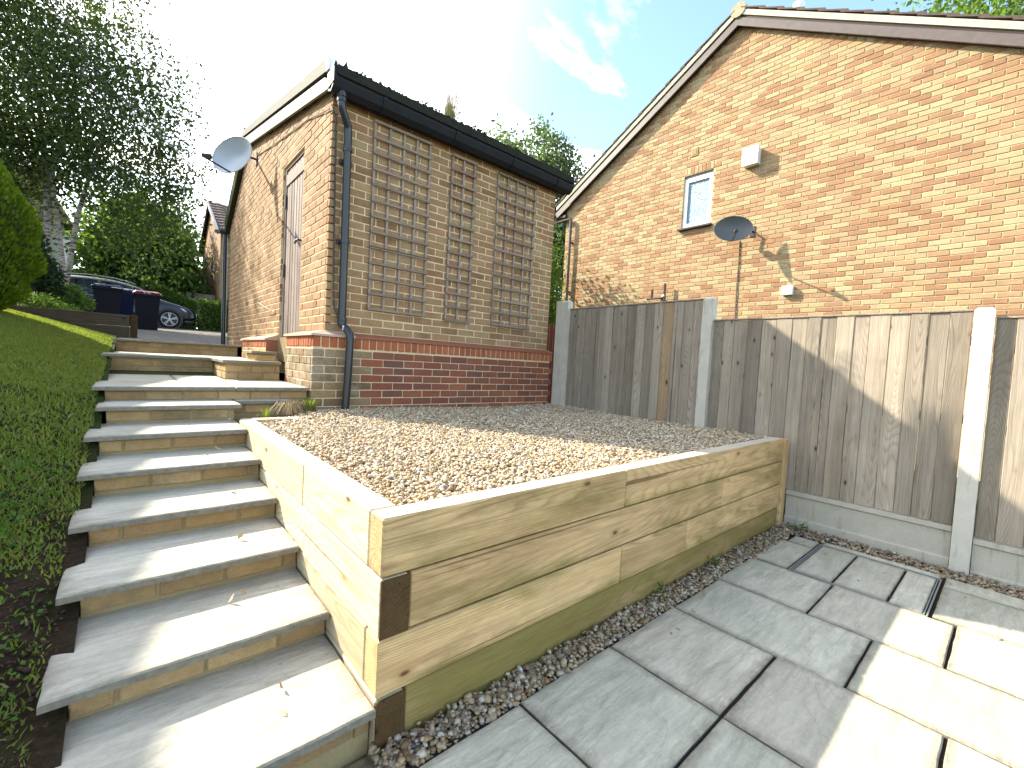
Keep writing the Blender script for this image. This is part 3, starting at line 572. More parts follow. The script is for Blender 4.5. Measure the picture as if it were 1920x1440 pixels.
# ninth: two-brick riser, right half stands forward
bs += riser(-.14, .732, 6.03, .957, 1.115, 0)+riser(.742, 1.226, 5.20, .957, 1.115, 1)+[(r, ('x', .737)) for r in course_rects(5.205, 6.03, .957, 1.115, 0)]
core.box(-.14, .735, 6.037, 8.2, .5, 1.121).box(.7435, 1.226, 5.207, 8.2, .5, 1.121)
slab_obj(-.20, .70, 5.98, 6.7, 1.122, 1.150, M['tread'], st, 'stone_tread', .003); slab_obj(.705, 1.232, 5.15, 6.7, 1.122, 1.150, M['tread'], st, 'stone_tread', .003); slab_obj(-.20, .5, 6.706, 7.7, 1.122, 1.150, M['slab'], st, 'stone_tread', .004); slab_obj(.506, 1.232, 6.706, 7.7, 1.122, 1.149, M['slab'], st, 'stone_tread', .004)
# top kerb course
bs += riser(-.12, 1.225, 7.62, 1.152, 1.288, 0); core.box(-.12, 1.225, 7.627, 8.4, .8, 1.288); slab_obj(-.16, 1.25, 7.56, 7.86, 1.290, 1.316, M['slab'], st, 'coping_slab', .004)
place_bricks(bs, st, 'tb', 300, 'brick')
fixnormals(core.build('mortar_core', M['morts'], st))
# door step against the garage
ds = thing('door_step', 'small raised brick step with a stone slab below the plank door', 'step', (1.1, 5.5, 1.15))
place_bricks([(r, ('y', 5.40)) for r in course_rects(1.03, 1.236, 1.152, 1.225, 0)]+[(r, ('x', 1.03)) for r in course_rects(5.405, 5.86, 1.152, 1.225, 1)], ds, 'sb', 60)
MB().box(1.037, 1.236, 5.407, 5.86, 1.151, 1.226).build('mortar_core', M['morts'], ds); slab_obj(.99, 1.236, 5.36, 5.87, 1.228, 1.254, M['slab'], ds, 'stone_slab', .004)

# ================================================================== GARAGE
ga = thing('brick_garage', 'small buff brick garage with black gutter, trellis wall and dark mossy roof', 'garage', (2.8, 6.8, .7))
XW, YW, YR, XE = 1.36, 4.20, 9.50, 4.262
def gtop(y): return 3.60+.196*(y-4.1) if y < 8.0 else 4.364-.66*(y-8.0)
DOOR = (5.03, 5.86, 1.2, 3.42)
ZB = 1.482
rA = [(r, ('y', YW)) for r in course_rects(XW, XE, ZB, 3.62, 0)]
rB = [(r, ('x', XW)) for r in course_rects(YW+.052, YR, ZB-.3, 4.45, 1, top=gtop, holes=(DOOR,)) if not (r[0] < 5.0 and r[2] < ZB-.02)]
place_bricks(rA+rB, ga, 'gb', 300)
cw = MB(); dpt = .004
cw.box(XW+.05, XE-.0, YW+dpt, YW+.2, .3, 3.62)
for (a, b) in ((YW+.05, DOOR[0]), (DOOR[1], YR)):
    pts = [(a, 1.0), (b, 1.0), (b, gtop(b))]+([(8.0, gtop(8.0))] if a < 8 < b else [])+[(a, gtop(a))]; cw.prism(pts, 0, XW+dpt, XW+.12)
cw.prism([(DOOR[0], DOOR[3]), (DOOR[1], DOOR[3]), (DOOR[1], gtop(DOOR[1])), (DOOR[0], gtop(DOOR[0]))], 0, XW+dpt, XW+.12)
cw.box(XE-.12, XE-.001, YW+.2, YR, .3, 3.5).box(XW+.12, XE-.12, YR-.12, YR, .3, 3.3)
fixnormals(cw.build('wall', M['mort'], ga))
# lintel soldier and eaves course
# plinth: purple red brick below a sloped red capping, returning along the left wall
PY, PX = 4.13, 1.236
pz = []; zt = 1.315
r1_ = [(r, ('y', PY)) for r in course_rects(PX, 4.30, zt-.75, zt, 0)]
r2_ = [(r, ('x', PX)) for r in course_rects(PY+.052, 5.03, zt-.75, zt, 1)]
redp = [s for s in r1_ if s[0][0] > 1.66]; mixp = [s for s in r1_ if s[0][0] <= 1.66]+r2_
place_bricks(redp, ga, 'rb', 150, 'plinth_brick', 'plinth_brickwork'); place_bricks(mixp, ga, 'pb', 150, 'plinth_brick', 'plinth_brickwork')
sol = [((x_, x_+.065, zt+.012, zt+.105), ('y', PY-.002)) for x_ in np.arange(PX+.002, 4.27, .075)]; place_bricks(sol, ga, 'xb', 60, 'soldier_brick')
sol = [((y_, y_+.065, zt+.012, zt+.105), ('x', PX-.002)) for y_ in np.arange(PY+.055, 4.98, .075)]; place_bricks(sol, ga, 'xb', 60, 'soldier_brick')
pc = MB().box(PX+.008, 4.262, PY+.007, YW+.03, .3, zt+.105).box(PX+.007, XW+.03, PY+.01, 5.03, .3, zt+.104); fixnormals(pc.build('plinth_core', M['mort'], ga))
# sloped capping bricks
zc0, zc1 = zt+.108, ZB-.004
for i, x_ in enumerate(np.arange(1.62, 4.28, .225)):
    MB().prism([(PY-.012, zc0), (PY-.012, zc0+.022), (YW+.012, zc1), (YW+.012, zc0)], 0, x_, min(x_+.222, 4.29)).build('capping_brick', M['capbrick'], ga)
cap = MB(); a = .035   # hipped corner cap, paler colour stands in for the sun on it
cap.add([(PX-.02, PY-.02, zc0), (1.615, PY-.02, zc0), (1.615, YW+.012, zc0), (PX-.02, 5.04, zc0), (XW+.012, 5.04, zc0), (PX-.02, PY-.02, zc0+.02), (1.615, PY-.02, zc0+.02), (1.615, YW+.012, zc1), (XW+.012, YW+.012, zc1+.01), (XW+.012, 5.04, zc1), (PX-.02, 5.04, zc0+.02)],
        [(0, 1, 6, 5), (5, 6, 7, 8), (5, 8, 9, 10), (0, 5, 10, 3), (3, 10, 9, 4), (1, 2, 7, 6)]); fixnormals(cap.build('corner_capping', M['capale'], ga))
# second low wall beyond the door
bs2 = [(r, ('x', PX)) for r in course_rects(5.90, 7.35, 1.152, 1.30, 0)]
place_bricks(bs2, ga, 'sb', 40, 'plinth_brick', 'plinth_brickwork'); sol = [((y_, y_+.065, 1.305, 1.385), ('x', PX-.002)) for y_ in np.arange(5.9, 7.3, .075)]; place_bricks(sol, ga, 'xb', 30, 'soldier_brick')
MB().box(PX+.006, XW+.02, 5.90, 7.35, .9, 1.392).build('plinth_core', M['mort'], ga); MB().box(PX-.004, XW+.004, 5.875, 5.897, 1.26, 1.40).build('end_tile', M['capbrick'], ga)
fixnormals(MB().prism([(PX-.02, 1.393), (PX-.02, 1.41), (XW+.01, 1.462), (XW+.01, 1.393)], 1, 5.87, 7.38).build('corner_capping', M['capale'], ga))
# door: frame, planks, handle, hinge
dr = MB(); xd = XW+.035
dr.box(xd-.012, xd+.06, 5.034, 5.085, 1.43, 3.38, .003).box(xd-.012, xd+.06, 5.805, 5.856, 1.43, 3.38, .003).box(xd-.012, xd+.06, 5.034, 5.856, 3.382, 3.418, .003); door = thing('plank_door', 'tall weathered grey plank door in the side wall of the brick garage', 'door', (xd, 5.45, 1.45))
door['category'] = 'door'; del door['category']; del door['label']; door.parent = ga; door.location = Vector((xd, 5.45, 1.45))-wloc(ga)
dr.build('door_frame', M['door'], door)
for i in range(7):
    a = 5.09+i*.1015; MB().box(xd+random.uniform(-.003, .003), xd+.022, a+.006, a+.0955, 1.44, 3.375, .005).build('plank', M['door'], door)
MB().box(xd-.012, xd-.0005, 5.092, 5.798, 3.20, 3.33, .003).build('ledge', M['door'], door)
h = MB(); h.box(xd-.022, xd-.006, 5.055, 5.075, 2.28, 2.52, .003).tube([(xd-.012, 5.065, 2.44), (xd-.06, 5.07, 2.45), (xd-.065, 5.12, 2.45), (xd-.06, 5.19, 2.43)], .011, 8); h.build('door_handle', M['iron'], door)
MB().box(xd-.02, xd-.002, 5.80, 5.84, 2.15, 2.30).build('hinge', M['iron'], door); MB().box(xd-.02, xd-.002, 5.80, 5.84, 2.95, 3.10).build('hinge', M['iron'], door)
MB().box(XW+.005, XW+.12, 5.03, 5.86, 1.15, 1.43).build('door_sill', M['morts'], ga)
MB().box(XW+.115, XW+.14, 5.0, 5.9, 1.2, 3.45).build('door_lining', M['soffit'], ga)
# roof: front slope, rear slope
rf = MB(); rf.prism([(3.98, 3.655), (8.0, 4.46), (8.0, 4.54), (3.98, 3.735)], 0, 1.325, 4.36); fixnormals(rf.build('roof', M['droof'], ga))
rr_ = MB(); rr_.prism([(8.001, 4.46), (9.62, 3.39), (9.62, 3.48), (8.001, 4.54)], 0, 1.325, 4.36); fixnormals(rr_.build('roof', M['tile'], ga))
# verge: white board with a mottled grey strip above
bd = MB(); bd.prism([(4.11, 3.585), (7.98, 4.335), (7.98, 4.475), (4.26, 3.735), (4.11, 3.64)], 0, 1.30, 1.324); fixnormals(bd.build('verge_board', M['whitepaint'], ga))
bd = MB(); bd.prism([(4.19, 3.748), (8.02, 4.505), (8.02, 4.60), (4.19, 3.862)], 0, 1.285, 1.40); fixnormals(bd.build('verge_strip', M['lead'], ga))
bd = MB(); bd.prism([(4.12, 3.742), (4.188, 3.746), (4.188, 3.86), (4.15, 3.858)], 0, 1.283, 1.395); fixnormals(bd.build('verge_end', M['white'], ga))
bd = MB(); bd.prism([(8.0, 4.36), (9.60, 3.30), (9.60, 3.55), (8.0, 4.64)], 0, 1.29, 1.325); fixnormals(bd.build('rear_verge_board', M['moss'], ga))
# gutter and its torn end
gt = MB()
prof = [(4.175+.005, 3.60), (4.145, 3.565), (4.09, 3.545), (4.035, 3.575), (4.005, 3.63), (4.000, 3.715), (4.012, 3.715), (4.018, 3.64), (4.045, 3.592), (4.09, 3.562), (4.135, 3.58), (4.165, 3.61)]
gt.prism(prof, 0, 1.30, 4.40).prism([(4.00, 3.60), (4.17, 3.59), (4.17, 3.72), (4.0, 3.72)], 0, 1.295, 1.30); fixnormals(gt.build('gutter', M['gutter'], ga))
MB().box(1.345, 4.40, 4.165, 4.197, 3.565, 3.72).build('fascia', M['soffit'], ga)
for x_ in (1.75, 2.55, 3.35, 4.1): fixnormals(MB().prism([(4.182, 3.592), (4.09, 3.535), (4.028, 3.57), (3.994, 3.63), (3.992, 3.722), (4.2, 3.72)], 0, x_, x_+.03).build('gutter_bracket', M['gutter'], ga))
sp = MB()
for (x_, h_, w_) in ((1.315, .09, .022), (1.40, .10, .04)): sp.add([(x_-w_, 4.02, 3.72), (x_+w_, 4.02, 3.70), (x_+w_*.2, 4.03, 3.72+h_), (x_-w_, 4.06, 3.72), (x_+w_, 4.06, 3.70)], [(0, 1, 2), (3, 2, 4), (0, 2, 3), (1, 4, 2)])
sp.build('torn_gutter_end', M['gutter'], ga)
n = 2600; x = rng.uniform(1.45, 4.33, n); P = np.stack([x, 4.02+rng.uniform(-.015, .05, n), 3.722+np.abs(rng.normal(0, .014, n))*(1+.8*np.sin(x*5)**2)], 1); o = pebbles('gutter_moss', P, .024, M['moss'], ga)
o.location = -wloc(ga)
# rainwater pipe with swan neck
dp = MB(); dp.tube([(1.395, 4.075, 3.60), (1.395, 4.075, 3.47), (1.40, 4.078, 3.43), (1.475, 4.13, 3.33), (1.483, 4.14, 3.29), (1.487, 4.14, 2.5), (1.489, 4.14, 1.60), (1.490, 4.138, 1.545), (1.515, 4.09, 1.50), (1.535, 4.06, 1.46), (1.54, 4.055, 1.40), (1.53, 4.057, 1.0), (1.515, 4.06, .68)], .0345, 16)
dpo = thing('downpipe', 'x', 'x', (1.48, 4.1, .7)); del dpo['category']; del dpo['label']; dpo.parent = ga; dpo.location = Vector((1.48, 4.1, .7))-wloc(ga)
dp.build('pipe', M['pvc'], dpo, smooth=True)
for (x_, y_, z_) in ((1.395, 4.075, 3.50), (1.395, 4.075, 3.54), (1.486, 4.14, 3.12), (1.4875, 4.14, 2.30), (1.489, 4.14, 1.585), (1.489, 4.14, 1.56)):
    MB().tube([(x_, y_, z_-.016), (x_, y_, z_+.016)], .041, 16).build('pipe_collar', M['pvc'], dpo, smooth=True)
MB().box(1.43, 1.545, 4.17, 4.198, 3.0, 3.04).box(1.43, 1.545, 4.17, 4.198, 2.28, 2.32).build('pipe_clip', M['pvc'], dpo)
MB().box(1.478, 1.502, 4.08, 4.10, 1.49, 1.53).build('pipe_clip', M['white'], dpo)
# thin black cable at the corner, coax along the side wall
MB().tube([(1.352, 4.185, 3.47), (1.385, 4.188, 3.40), (1.395, 4.188, 3.1), (1.405, 4.188, 2.5), (1.418, 4.188, 1.9), (1.425, 4.186, 1.72), (1.46, 4.17, 1.60), (1.487, 4.14, 1.53)], .006, 6).build('cable', M['pvc'], ga)
MB().tube([(1.345, 4.24, 3.47), (1.35, 4.92, 3.63), (1.35, 5.62, 3.735), (1.352, 6.67, 3.905), (1.352, 7.3, 4.02)], .006, 6).build('cable', M['whitepaint'], ga)
# rear pipe and gutter end
MB().tube([(1.30, 9.56, 3.30), (1.30, 9.52, 2.4), (1.30, 9.50, 1.30)], .036, 12).build('rear_pipe', M['pvc'], ga, smooth=True); MB().box(1.22, 4.3, 9.60, 9.70, 3.33, 3.42, .02).build('rear_gutter', M['pvc'], ga)
# satellite dish on the side wall
DN = Vector((-.87, -.526, .10)).normalized()
def dish(name, label, c, foot, wallaxis_x, r1, r2, mk, arm_n, lean=0., nrm=DN):
    root = thing(name, label, 'satellite dish', foot)
    up = Vector((0, 0, 1)); ux = nrm.cross(up).normalized(); uy = ux.cross(nrm).normalized()*-1
    if uy.z < 0: uy = -uy
    c = Vector(c); V = []; F = []; R, K = 9, 40
    for i in range(R+1):
        t = i/R
        for k in range(K):
            a = 2*math.pi*k/K; V.append(c+ux*(math.cos(a)*r1*t)+uy*(math.sin(a)*r2*t)-nrm*(.085*(1-t*t)))
    for i in range(R):
        for k in range(K): F.append((i*K+k, i*K+(k+1) % K, (i+1)*K+(k+1) % K, (i+1)*K+k))
    V2 = [v-nrm*.006 for v in V]; nV = len(V); F2 = [tuple(reversed([x+nV for x in f])) for f in F]; F3 = [(R*K+k, R*K+(k+1) % K, nV+R*K+(k+1) % K, nV+R*K+k) for k in range(K)]
    MB().add(V+V2, F+F2+F3).build('reflector', M[mk], root, smooth=True)
    MB().tube([c+ux*(math.cos(2*math.pi*k/40)*r1)+uy*(math.sin(2*math.pi*k/40)*r2) for k in range(41)], .006, 6, cap=False).build('rim', M[mk], root, smooth=True)
    base = c-uy*r2*.95-nrm*.02; lnb = c+nrm*.36-uy*r2*.95
    MB().tube([base, lnb], .011, 8).build('lnb_arm', M['iron'], root); MB().tube([lnb-nrm*.0+uy*.01, lnb+nrm*-.09+uy*.045], [.026, .034], 12).build('lnb', M['iron'], root, smooth=True)
    bk = c-nrm*.15; f = Vector(foot)
    MB().tube([bk, bk-nrm*.06, f+Vector((-.10, 0, 0)), f], .016, 8).build('wall_arm', M['iron'], root)
    MB().box(f.x-.012, f.x, f.y-.04, f.y+.04, f.z-.09, f.z+.09).build('wall_plate', M['iron'], root); MB().box(bk.x-.05, bk.x+.03, bk.y-.04, bk.y+.04, bk.z-.05, bk.z+.05, .01).build('clamp', M['iron'], root)
    return root
dish('satellite_dish', 'pale grey satellite dish on the side wall of the garage, seen from the left', (.98, 6.85, 3.76), (1.355, 7.35, 3.98), 1, .33, .24, 'dishlight', 1)
# curled wire by the door and old bracket
MB().tube([(1.352, 6.02, 1.73), (1.30, 6.25, 1.80), (1.25, 6.5, 1.88)], .006, 6).build('wire_stub', M['soffit'], ga)

# trellises
def trellis(x0, nv, z0, label):
    t = thing('trellis', label, 'trellis', (x0, 4.17, z0), 'weathered wooden trellis panels on the garage wall')
    w = .15*(nv-1); vm = mesh('upright_lath', *bevbox(.024, .015, 1.8, .002)); hm = mesh('cross_lath', *bevbox(w+.034, .018, .025, .002))
    if 'lathh' not in M: M['lathh'] = mat_wood('trellis_lath_h', [(.22, .165, .13), (.28, .225, .185), (.14, .105, .08), (.11, .08, .06)], 'X', 30., knots=False)
    vm.materials.append(M['lath']); hm.materials.append(M['lathh'])
    for i in range(nv):
        o = link('upright_lath', vm, None, t, (x0+.15*i+random.uniform(-.003, .003), 4.187, z0+.9)); o.rotation_euler.y = random.uniform(-.003, .003)
    for k in range(13):
        o = link('cross_lath', hm, None, t, (x0+w/2+random.uniform(-.003, .003), 4.173, z0+.011+k*.1482)); o.rotation_euler.y = random.uniform(-.003, .003)
    return t
trellis(1.757, 5, 1.712, 'large grey wooden trellis panel nearest the black downpipe'); trellis(2.635, 3, 1.70, 'narrow wooden trellis panel in the middle of the garage wall'); trellis(3.278, 5, 1.712, 'wooden trellis panel nearest the fence end of the garage wall')

# ================================================================== FENCE
def post(y0, y1, z1, label, x0=4.355, extra=None):
    t = MB(); c_ = .012; x1 = x0+.10
    t.add([(x, y, z) for z in (-.4, z1-.02) for (x, y) in ((x0, y0), (x0, y1), (x1, y1), (x1, y0))]+[(x0+.02, y0+.015, z1), (x0+.02, y1-.015, z1), (x1-.02, y1-.015, z1), (x1-.02, y0+.015, z1)],
          [(0, 3, 2, 1), (0, 1, 5, 4), (1, 2, 6, 5), (2, 3, 7, 6), (3, 0, 4, 7), (4, 5, 9, 8), (5, 6, 10, 9), (6, 7, 11, 10), (7, 4, 8, 11), (8, 9, 10, 11)])
    o = fixnormals(t.build('fence_post', M['conc'])); tag(o, label, 'fence post', 'concrete fence posts'); return o
post(3.945, 4.055, 2.14, 'concrete fence post at the end of the brick plinth, beside a second strip')
o = MB().box(4.36, 4.45, 4.058, 4.165, .3, 2.14, .008).build('post_filler', M['conc']); tag(o, 'narrow grey strip of concrete filling the gap between plinth and first post', 'filler strip')
post(2.03, 2.13, 2.035, 'concrete fence post between the shaded tall panel and the sleeper wall'); post(.128, .228, 1.822, 'concrete fence post nearest the camera, bright in full sun')
def panel(y0, y1, z0, z1, label, warm=(), group='weathered board fence panels'):
    t = thing('board_fence', label, 'fence', (4.41, (y0+y1)/2, z0), group); n = 16; w = (y1-y0)/n; y = y0+.004
    for i in range(n):
        ww = w*random.uniform(.86, 1.14) if i < n-1 else y1-.004-y
        ww = min(ww, y1-.004-y-(n-1-i)*w*.8)
        x = 4.398+(.005 if i % 2 else 0)+random.uniform(-.002, .002)
        MB().box(x, x+.016, y+.001, y+ww-.001, z0, z1+random.uniform(-.004, .001), .003).build('board', M['boardw' if i in warm else 'board'], t); y += ww
    MB().box(4.392, 4.435, y0+.003, y1-.003, z1+.001, z1+.016, .003).build('capping_rail', M['lath'], t)
    for z in (z0+.2, (z0+z1)/2, z1-.2): MB().box(4.424, 4.46, y0+.003, y1-.003, z-.03, z+.03).build('back_rail', M['lath'], t)
    return t
panel(2.132, 3.943, .55, 2.02, 'grey board fence panel in shade above the gravel bed', warm=(3,)); panel(.23, 2.028, .296, 1.80, 'grey board fence panel half lit by a diagonal edge of sun'); panel(-1.68, .126, .25, 1.745, 'grey board fence panel at the right edge beyond the bright post')
def gboard(y0, y1, z1, label):
    pts = [(4.40, z1-.36), (4.385, z1-.36), (4.378, z1-.262), (4.378, z1-.235), (4.398, z1-.225), (4.398, z1-.045), (4.38, z1-.035), (4.38, z1), (4.445, z1), (4.445, z1-.36)]
    o = fixnormals(MB().prism([(p[0], p[1]) for p in pts], 1, y0, y1).build('gravel_board', M['concg'])); tag(o, label, 'gravel board', 'concrete gravel boards')
gboard(.232, 1.27, .292, 'concrete gravel board with moulded ledges under the half lit fence panel'); gboard(-1.676, .124, .243, 'concrete gravel board below the rightmost fence panel')
rf_ = thing('brown_fence', 'dark red brown timber fence glimpsed between garage and first post', 'fence', (6.6, 6.5, 1.3))
for i in range(9): MB().box(6.0+i*.11, 6.1+i*.11, 6.5, 6.52, .3, 2.14+random.uniform(-.02, .02), .003).build('board', M['redfence'], rf_)

# ================================================================== NEIGHBOUR HOUSE
nh = thing('neighbour_house', 'two tone yellow and orange brick house gable with brown verge boards behind the fence', 'house', (11, 3.7, 0))
XN = 8.2; AY, AZ, SL_ = 3.70, 7.56, .595
def ntop(y): return AZ-SL_*abs(y-AY)
WIN = (4.0, 4.568, 4.10, 5.115); NZ0 = 1.3
rN = [(r, ('x', XN)) for r in course_rects(-.30, 7.66, NZ0, 7.6, 0, top=lambda y: ntop(y)-.03, holes=(WIN, (3.99, 4.58, 5.12, 5.27), (4.325, 4.475, 5.455, 5.625)))]
rN += [((y_, y_+.065, 5.125, 5.262), ('x', XN)) for y_ in np.arange(3.995, 4.53, .075)]
place_bricks(rN, nh, 'nb', 300)
nw = MB(); H_ = [(-.30, .0), (WIN[0], .0), (WIN[0], ntop(WIN[0])), (AY, AZ), (-.30, ntop(-.3))]
nw.prism(H_, 0, XN+.007, XN+.2).prism([(WIN[1], 0), (7.655, 0), (7.655, ntop(7.655)), (WIN[1], ntop(WIN[1]))], 0, XN+.007, XN+.2)
nw.prism([(WIN[0], 0), (WIN[1], 0), (WIN[1], WIN[2]), (WIN[0], WIN[2])], 0, XN+.007, XN+.2).prism([(WIN[0], WIN[3]), (WIN[1], WIN[3]), (WIN[1], ntop(WIN[1])), (WIN[0], ntop(WIN[0]))], 0, XN+.007, XN+.2)
fixnormals(nw.build('wall', M['mortn'], nh))
MB().box(XN+.2, 15.8, -.25, -.05, 0, 5.1).box(XN+.2, 15.8, 7.40, 7.60, 0, 5.1).box(15.6, 15.8, -.05, 7.4, 0, 5.1).build('side_wall', M['mortn'], nh)
rfn = MB(); ov = .12
rfn.prism([(AY, AZ+.10), (AY+4.22, AZ+.10-4.22*SL_), (AY+4.22, AZ+.20-4.22*SL_), (AY, AZ+.20)], 0, XN-ov+.02, 15.9).prism([(AY-4.22, AZ+.10-4.22*SL_), (AY, AZ+.10), (AY, AZ+.20), (AY-4.22, AZ+.20-4.22*SL_)], 0, XN-ov+.02, 15.9); fixnormals(rfn.build('roof_deck', M['tile'], nh))
# tiles at the verge, each course proud of the one below
for sgn in (1, -1):
    for k in range(14):
        s0 = .05+k*.30; s1 = s0+.40; th = math.atan(SL_); y0_ = AY+sgn*s0; y1_ = AY+sgn*s1; lift = .028
        pts = [(y0_, AZ+.205-s0*SL_), (y1_, AZ+.205-s1*SL_+lift), (y1_, AZ+.235-s1*SL_+lift), (y0_, AZ+.225-s0*SL_)]
        if sgn < 0: pts = pts[::-1]
        fixnormals(MB().prism(pts, 0, XN-ov-.03, XN+1.4).build('roof_tile', M['tile'], nh))
    a, b = (AY, AY+sgn*4.2)
    def band(z0, z1, x0, x1, mk, nm, e=4.2):
        pts = [(AY, AZ+z0), (AY+sgn*e, AZ+z0-e*SL_), (AY+sgn*e, AZ+z1-e*SL_), (AY, AZ+z1)]
        if sgn < 0: pts = pts[::-1]
        fixnormals(MB().prism(pts, 0, x0, x1).build(nm, M[mk], nh))
    band(-.085, .055, XN-ov, XN-ov+.03, 'barge', 'verge_board'); band(.057, .10, XN-ov+.012, XN-ov+.03, 'soffit', 'verge_dark_strip'); band(.102, .195, XN-ov-.015, XN-ov+.018, 'vmort', 'verge_mortar'); band(-.06, .09, XN-ov+.031, XN-.001, 'soffit', 'soffit')  # includes a dark recessed strip between verge board and mortar
MB().tube([(XN-ov-.03, AY, AZ+.17), (15.9, AY, AZ+.17)], .13, 14).build('ridge_tile', M['ridge'], nh, smooth=True)
fixnormals(MB().prism([(7.42, 5.235), (7.95, 4.93), (7.90, 5.02), (7.93, 5.11)], 0, XN-ov-.002, XN-ov+.03).build('eaves_box', M['barge'], nh)); MB().box(XN-ov+.031, 15.8, 7.62, 7.93, 4.96, 5.02).build('eaves_soffit', M['soffit'], nh); MB().tube([(XN-ov-.04, 7.98, 5.02), (15.8, 7.98, 5.02)], .055, 10).build('gutter', M['pvcb'], nh)
# window
wf = MB(); xw = XN+.03
for (a, b, c_, d_) in ((WIN[0], WIN[0]+.075, WIN[2], WIN[3]-.05), (WIN[1]-.075, WIN[1], WIN[2], WIN[3]-.05), (WIN[0]+.075, WIN[1]-.075, WIN[2], WIN[2]+.085), (WIN[0]+.075, WIN[1]-.075, WIN[3]-.135, WIN[3]-.05)): wf.box(xw, xw+.06, a, b, c_, d_, .006)
win = thing('window', 'x', 'x', (xw, 4.28, 4.1)); del win['category']; del win['label']; win.parent = nh; win.location = Vector((xw, 4.28, 4.1))-wloc(nh)
wf.build('frame', M['white'], win); MB().box(xw+.03, xw+.05, WIN[0]+.07, WIN[1]-.07, WIN[2]+.08, WIN[3]-.13).build('pane', M['frost'], win); MB().box(xw+.002, xw+.06, WIN[0]+.002, WIN[1]-.002, WIN[3]-.048, WIN[3]-.002).build('trim', M['barge'], win)
MB().box(XN-.075, XN+.05, WIN[0]-.05, WIN[1]+.05, WIN[2]-.045, WIN[2]-.008, .005).build('sill', M['pvcb'], win); MB().box(XN+.1, XN+.13, WIN[0], WIN[1], WIN[2], WIN[3]).build('lining', M['soffit'], win)
v = thing('wall_vent', 'x', 'x', (XN, 4.4, 5.54)); del v['category']; del v['label']; v.parent = nh; v.location = Vector((XN, 4.4, 5.54))-wloc(nh)
MB().box(XN-.012, XN+.05, 4.33, 4.47, 5.46, 5.62, .004).build('vent_plate', M['sb'], v); MB().box(XN-.018, XN-.0125, 4.355, 4.445, 5.485, 5.595).build('vent_louvre', M['morts'], v)
# things fixed to the wall
b = thing('fan_cowl', 'white square extractor cowl split in four, high on the neighbouring gable', 'extractor cowl', (XN, 3.3, 5.05))
x0 = XN-.15
for (a, c_) in ((3.17, 4.92), (3.305, 4.92), (3.17, 5.075), (3.305, 5.075)): MB().box(x0, x0+.03, a+.0015, a+.1335, c_+.0015, c_+.1535, .004).build('cover_panel', M['white'], b)
MB().box(x0+.031, XN-.001, 3.18, 3.43, 4.935, 5.215, .005).build('cowl_body', M['white'], b)
o = MB().box(XN-.075, XN-.001, 2.505, 2.67, 2.64, 2.79, .008).build('junction_box', M['white']); tag(o, 'small white junction box low on the neighbouring brick wall', 'junction box')
dish('satellite_dish', 'dark mesh satellite dish on the neighbouring gable, casting a long shadow', (7.80, 3.385, 3.79), (XN, 3.22, 3.80), 1, .30, .215, 'dishmesh', 1)
o = MB().tube([(8.19, 3.42, 3.66), (8.188, 3.41, 3.3), (8.19, 3.415, 2.9), (8.187, 3.40, 2.3), (8.19, 3.40, 1.6)], .009, 6).build('cable', M['barge']); tag(o, 'brown cable running down the neighbouring wall from the dark dish', 'cable')
pp = thing('waste_pipes', 'brown waste pipes with two upright stubs on the wall just above the fence', 'waste pipes', (XN, 4.9, 2.8))
MB().tube([(8.10, 5.16, 2.76), (8.10, 4.74, 2.76)], .022, 10).build('cross_pipe', M['pvcb'], pp, smooth=True); MB().tube([(8.10, 5.05, 2.74), (8.10, 5.05, 2.94)], .024, 10).build('upright_stub', M['pvcb'], pp, smooth=True); MB().tube([(8.10, 4.77, 2.5), (8.10, 4.77, 3.04)], .024, 10).build('upright_stub', M['pvcb'], pp, smooth=True); MB().box(8.09, XN, 4.85, 4.90, 2.74, 2.78).build('pipe_clip', M['pvcb'], pp)
MB().tube([(8.10, 4.81, 2.78), (8.10, 4.76, 2.80)], .034, 10).build('pale_collar', M['steel'], pp)
dn = thing('downpipe', 'brown square cornered downpipe on the left edge of the neighbouring house', 'downpipe', (8.14, 7.45, 2))
MB().tube([(8.12, 7.93, 5.0), (8.12, 7.93, 4.90), (8.12, 7.90, 4.88), (8.12, 7.46, 4.88), (8.12, 7.43, 4.85), (8.13, 7.43, 3.0), (8.13, 7.43, 1.0)], .033, 10).build('pipe', M['pvcb'], dn)
for z_ in (4.3, 3.1): MB().box(8.12, XN, 7.40, 7.46, z_, z_+.03).build('pipe_clip', M['pvcb'], dn)
MB().tube([(11.5, AY+.2, AZ-.2), (11.5, AY+.2, AZ+2.0)], .10, 12).build('flue', M['white'], nh, smooth=True); MB().tube([(11.5, AY+.2, AZ+1.98), (11.5, AY+.2, AZ+2.12), (11.5, AY+.2, AZ+2.3), (11.5, AY+.2, AZ+2.34)], [.105, .13, .12, .06], 12).build('flue_cap', M['white'], nh, smooth=True)

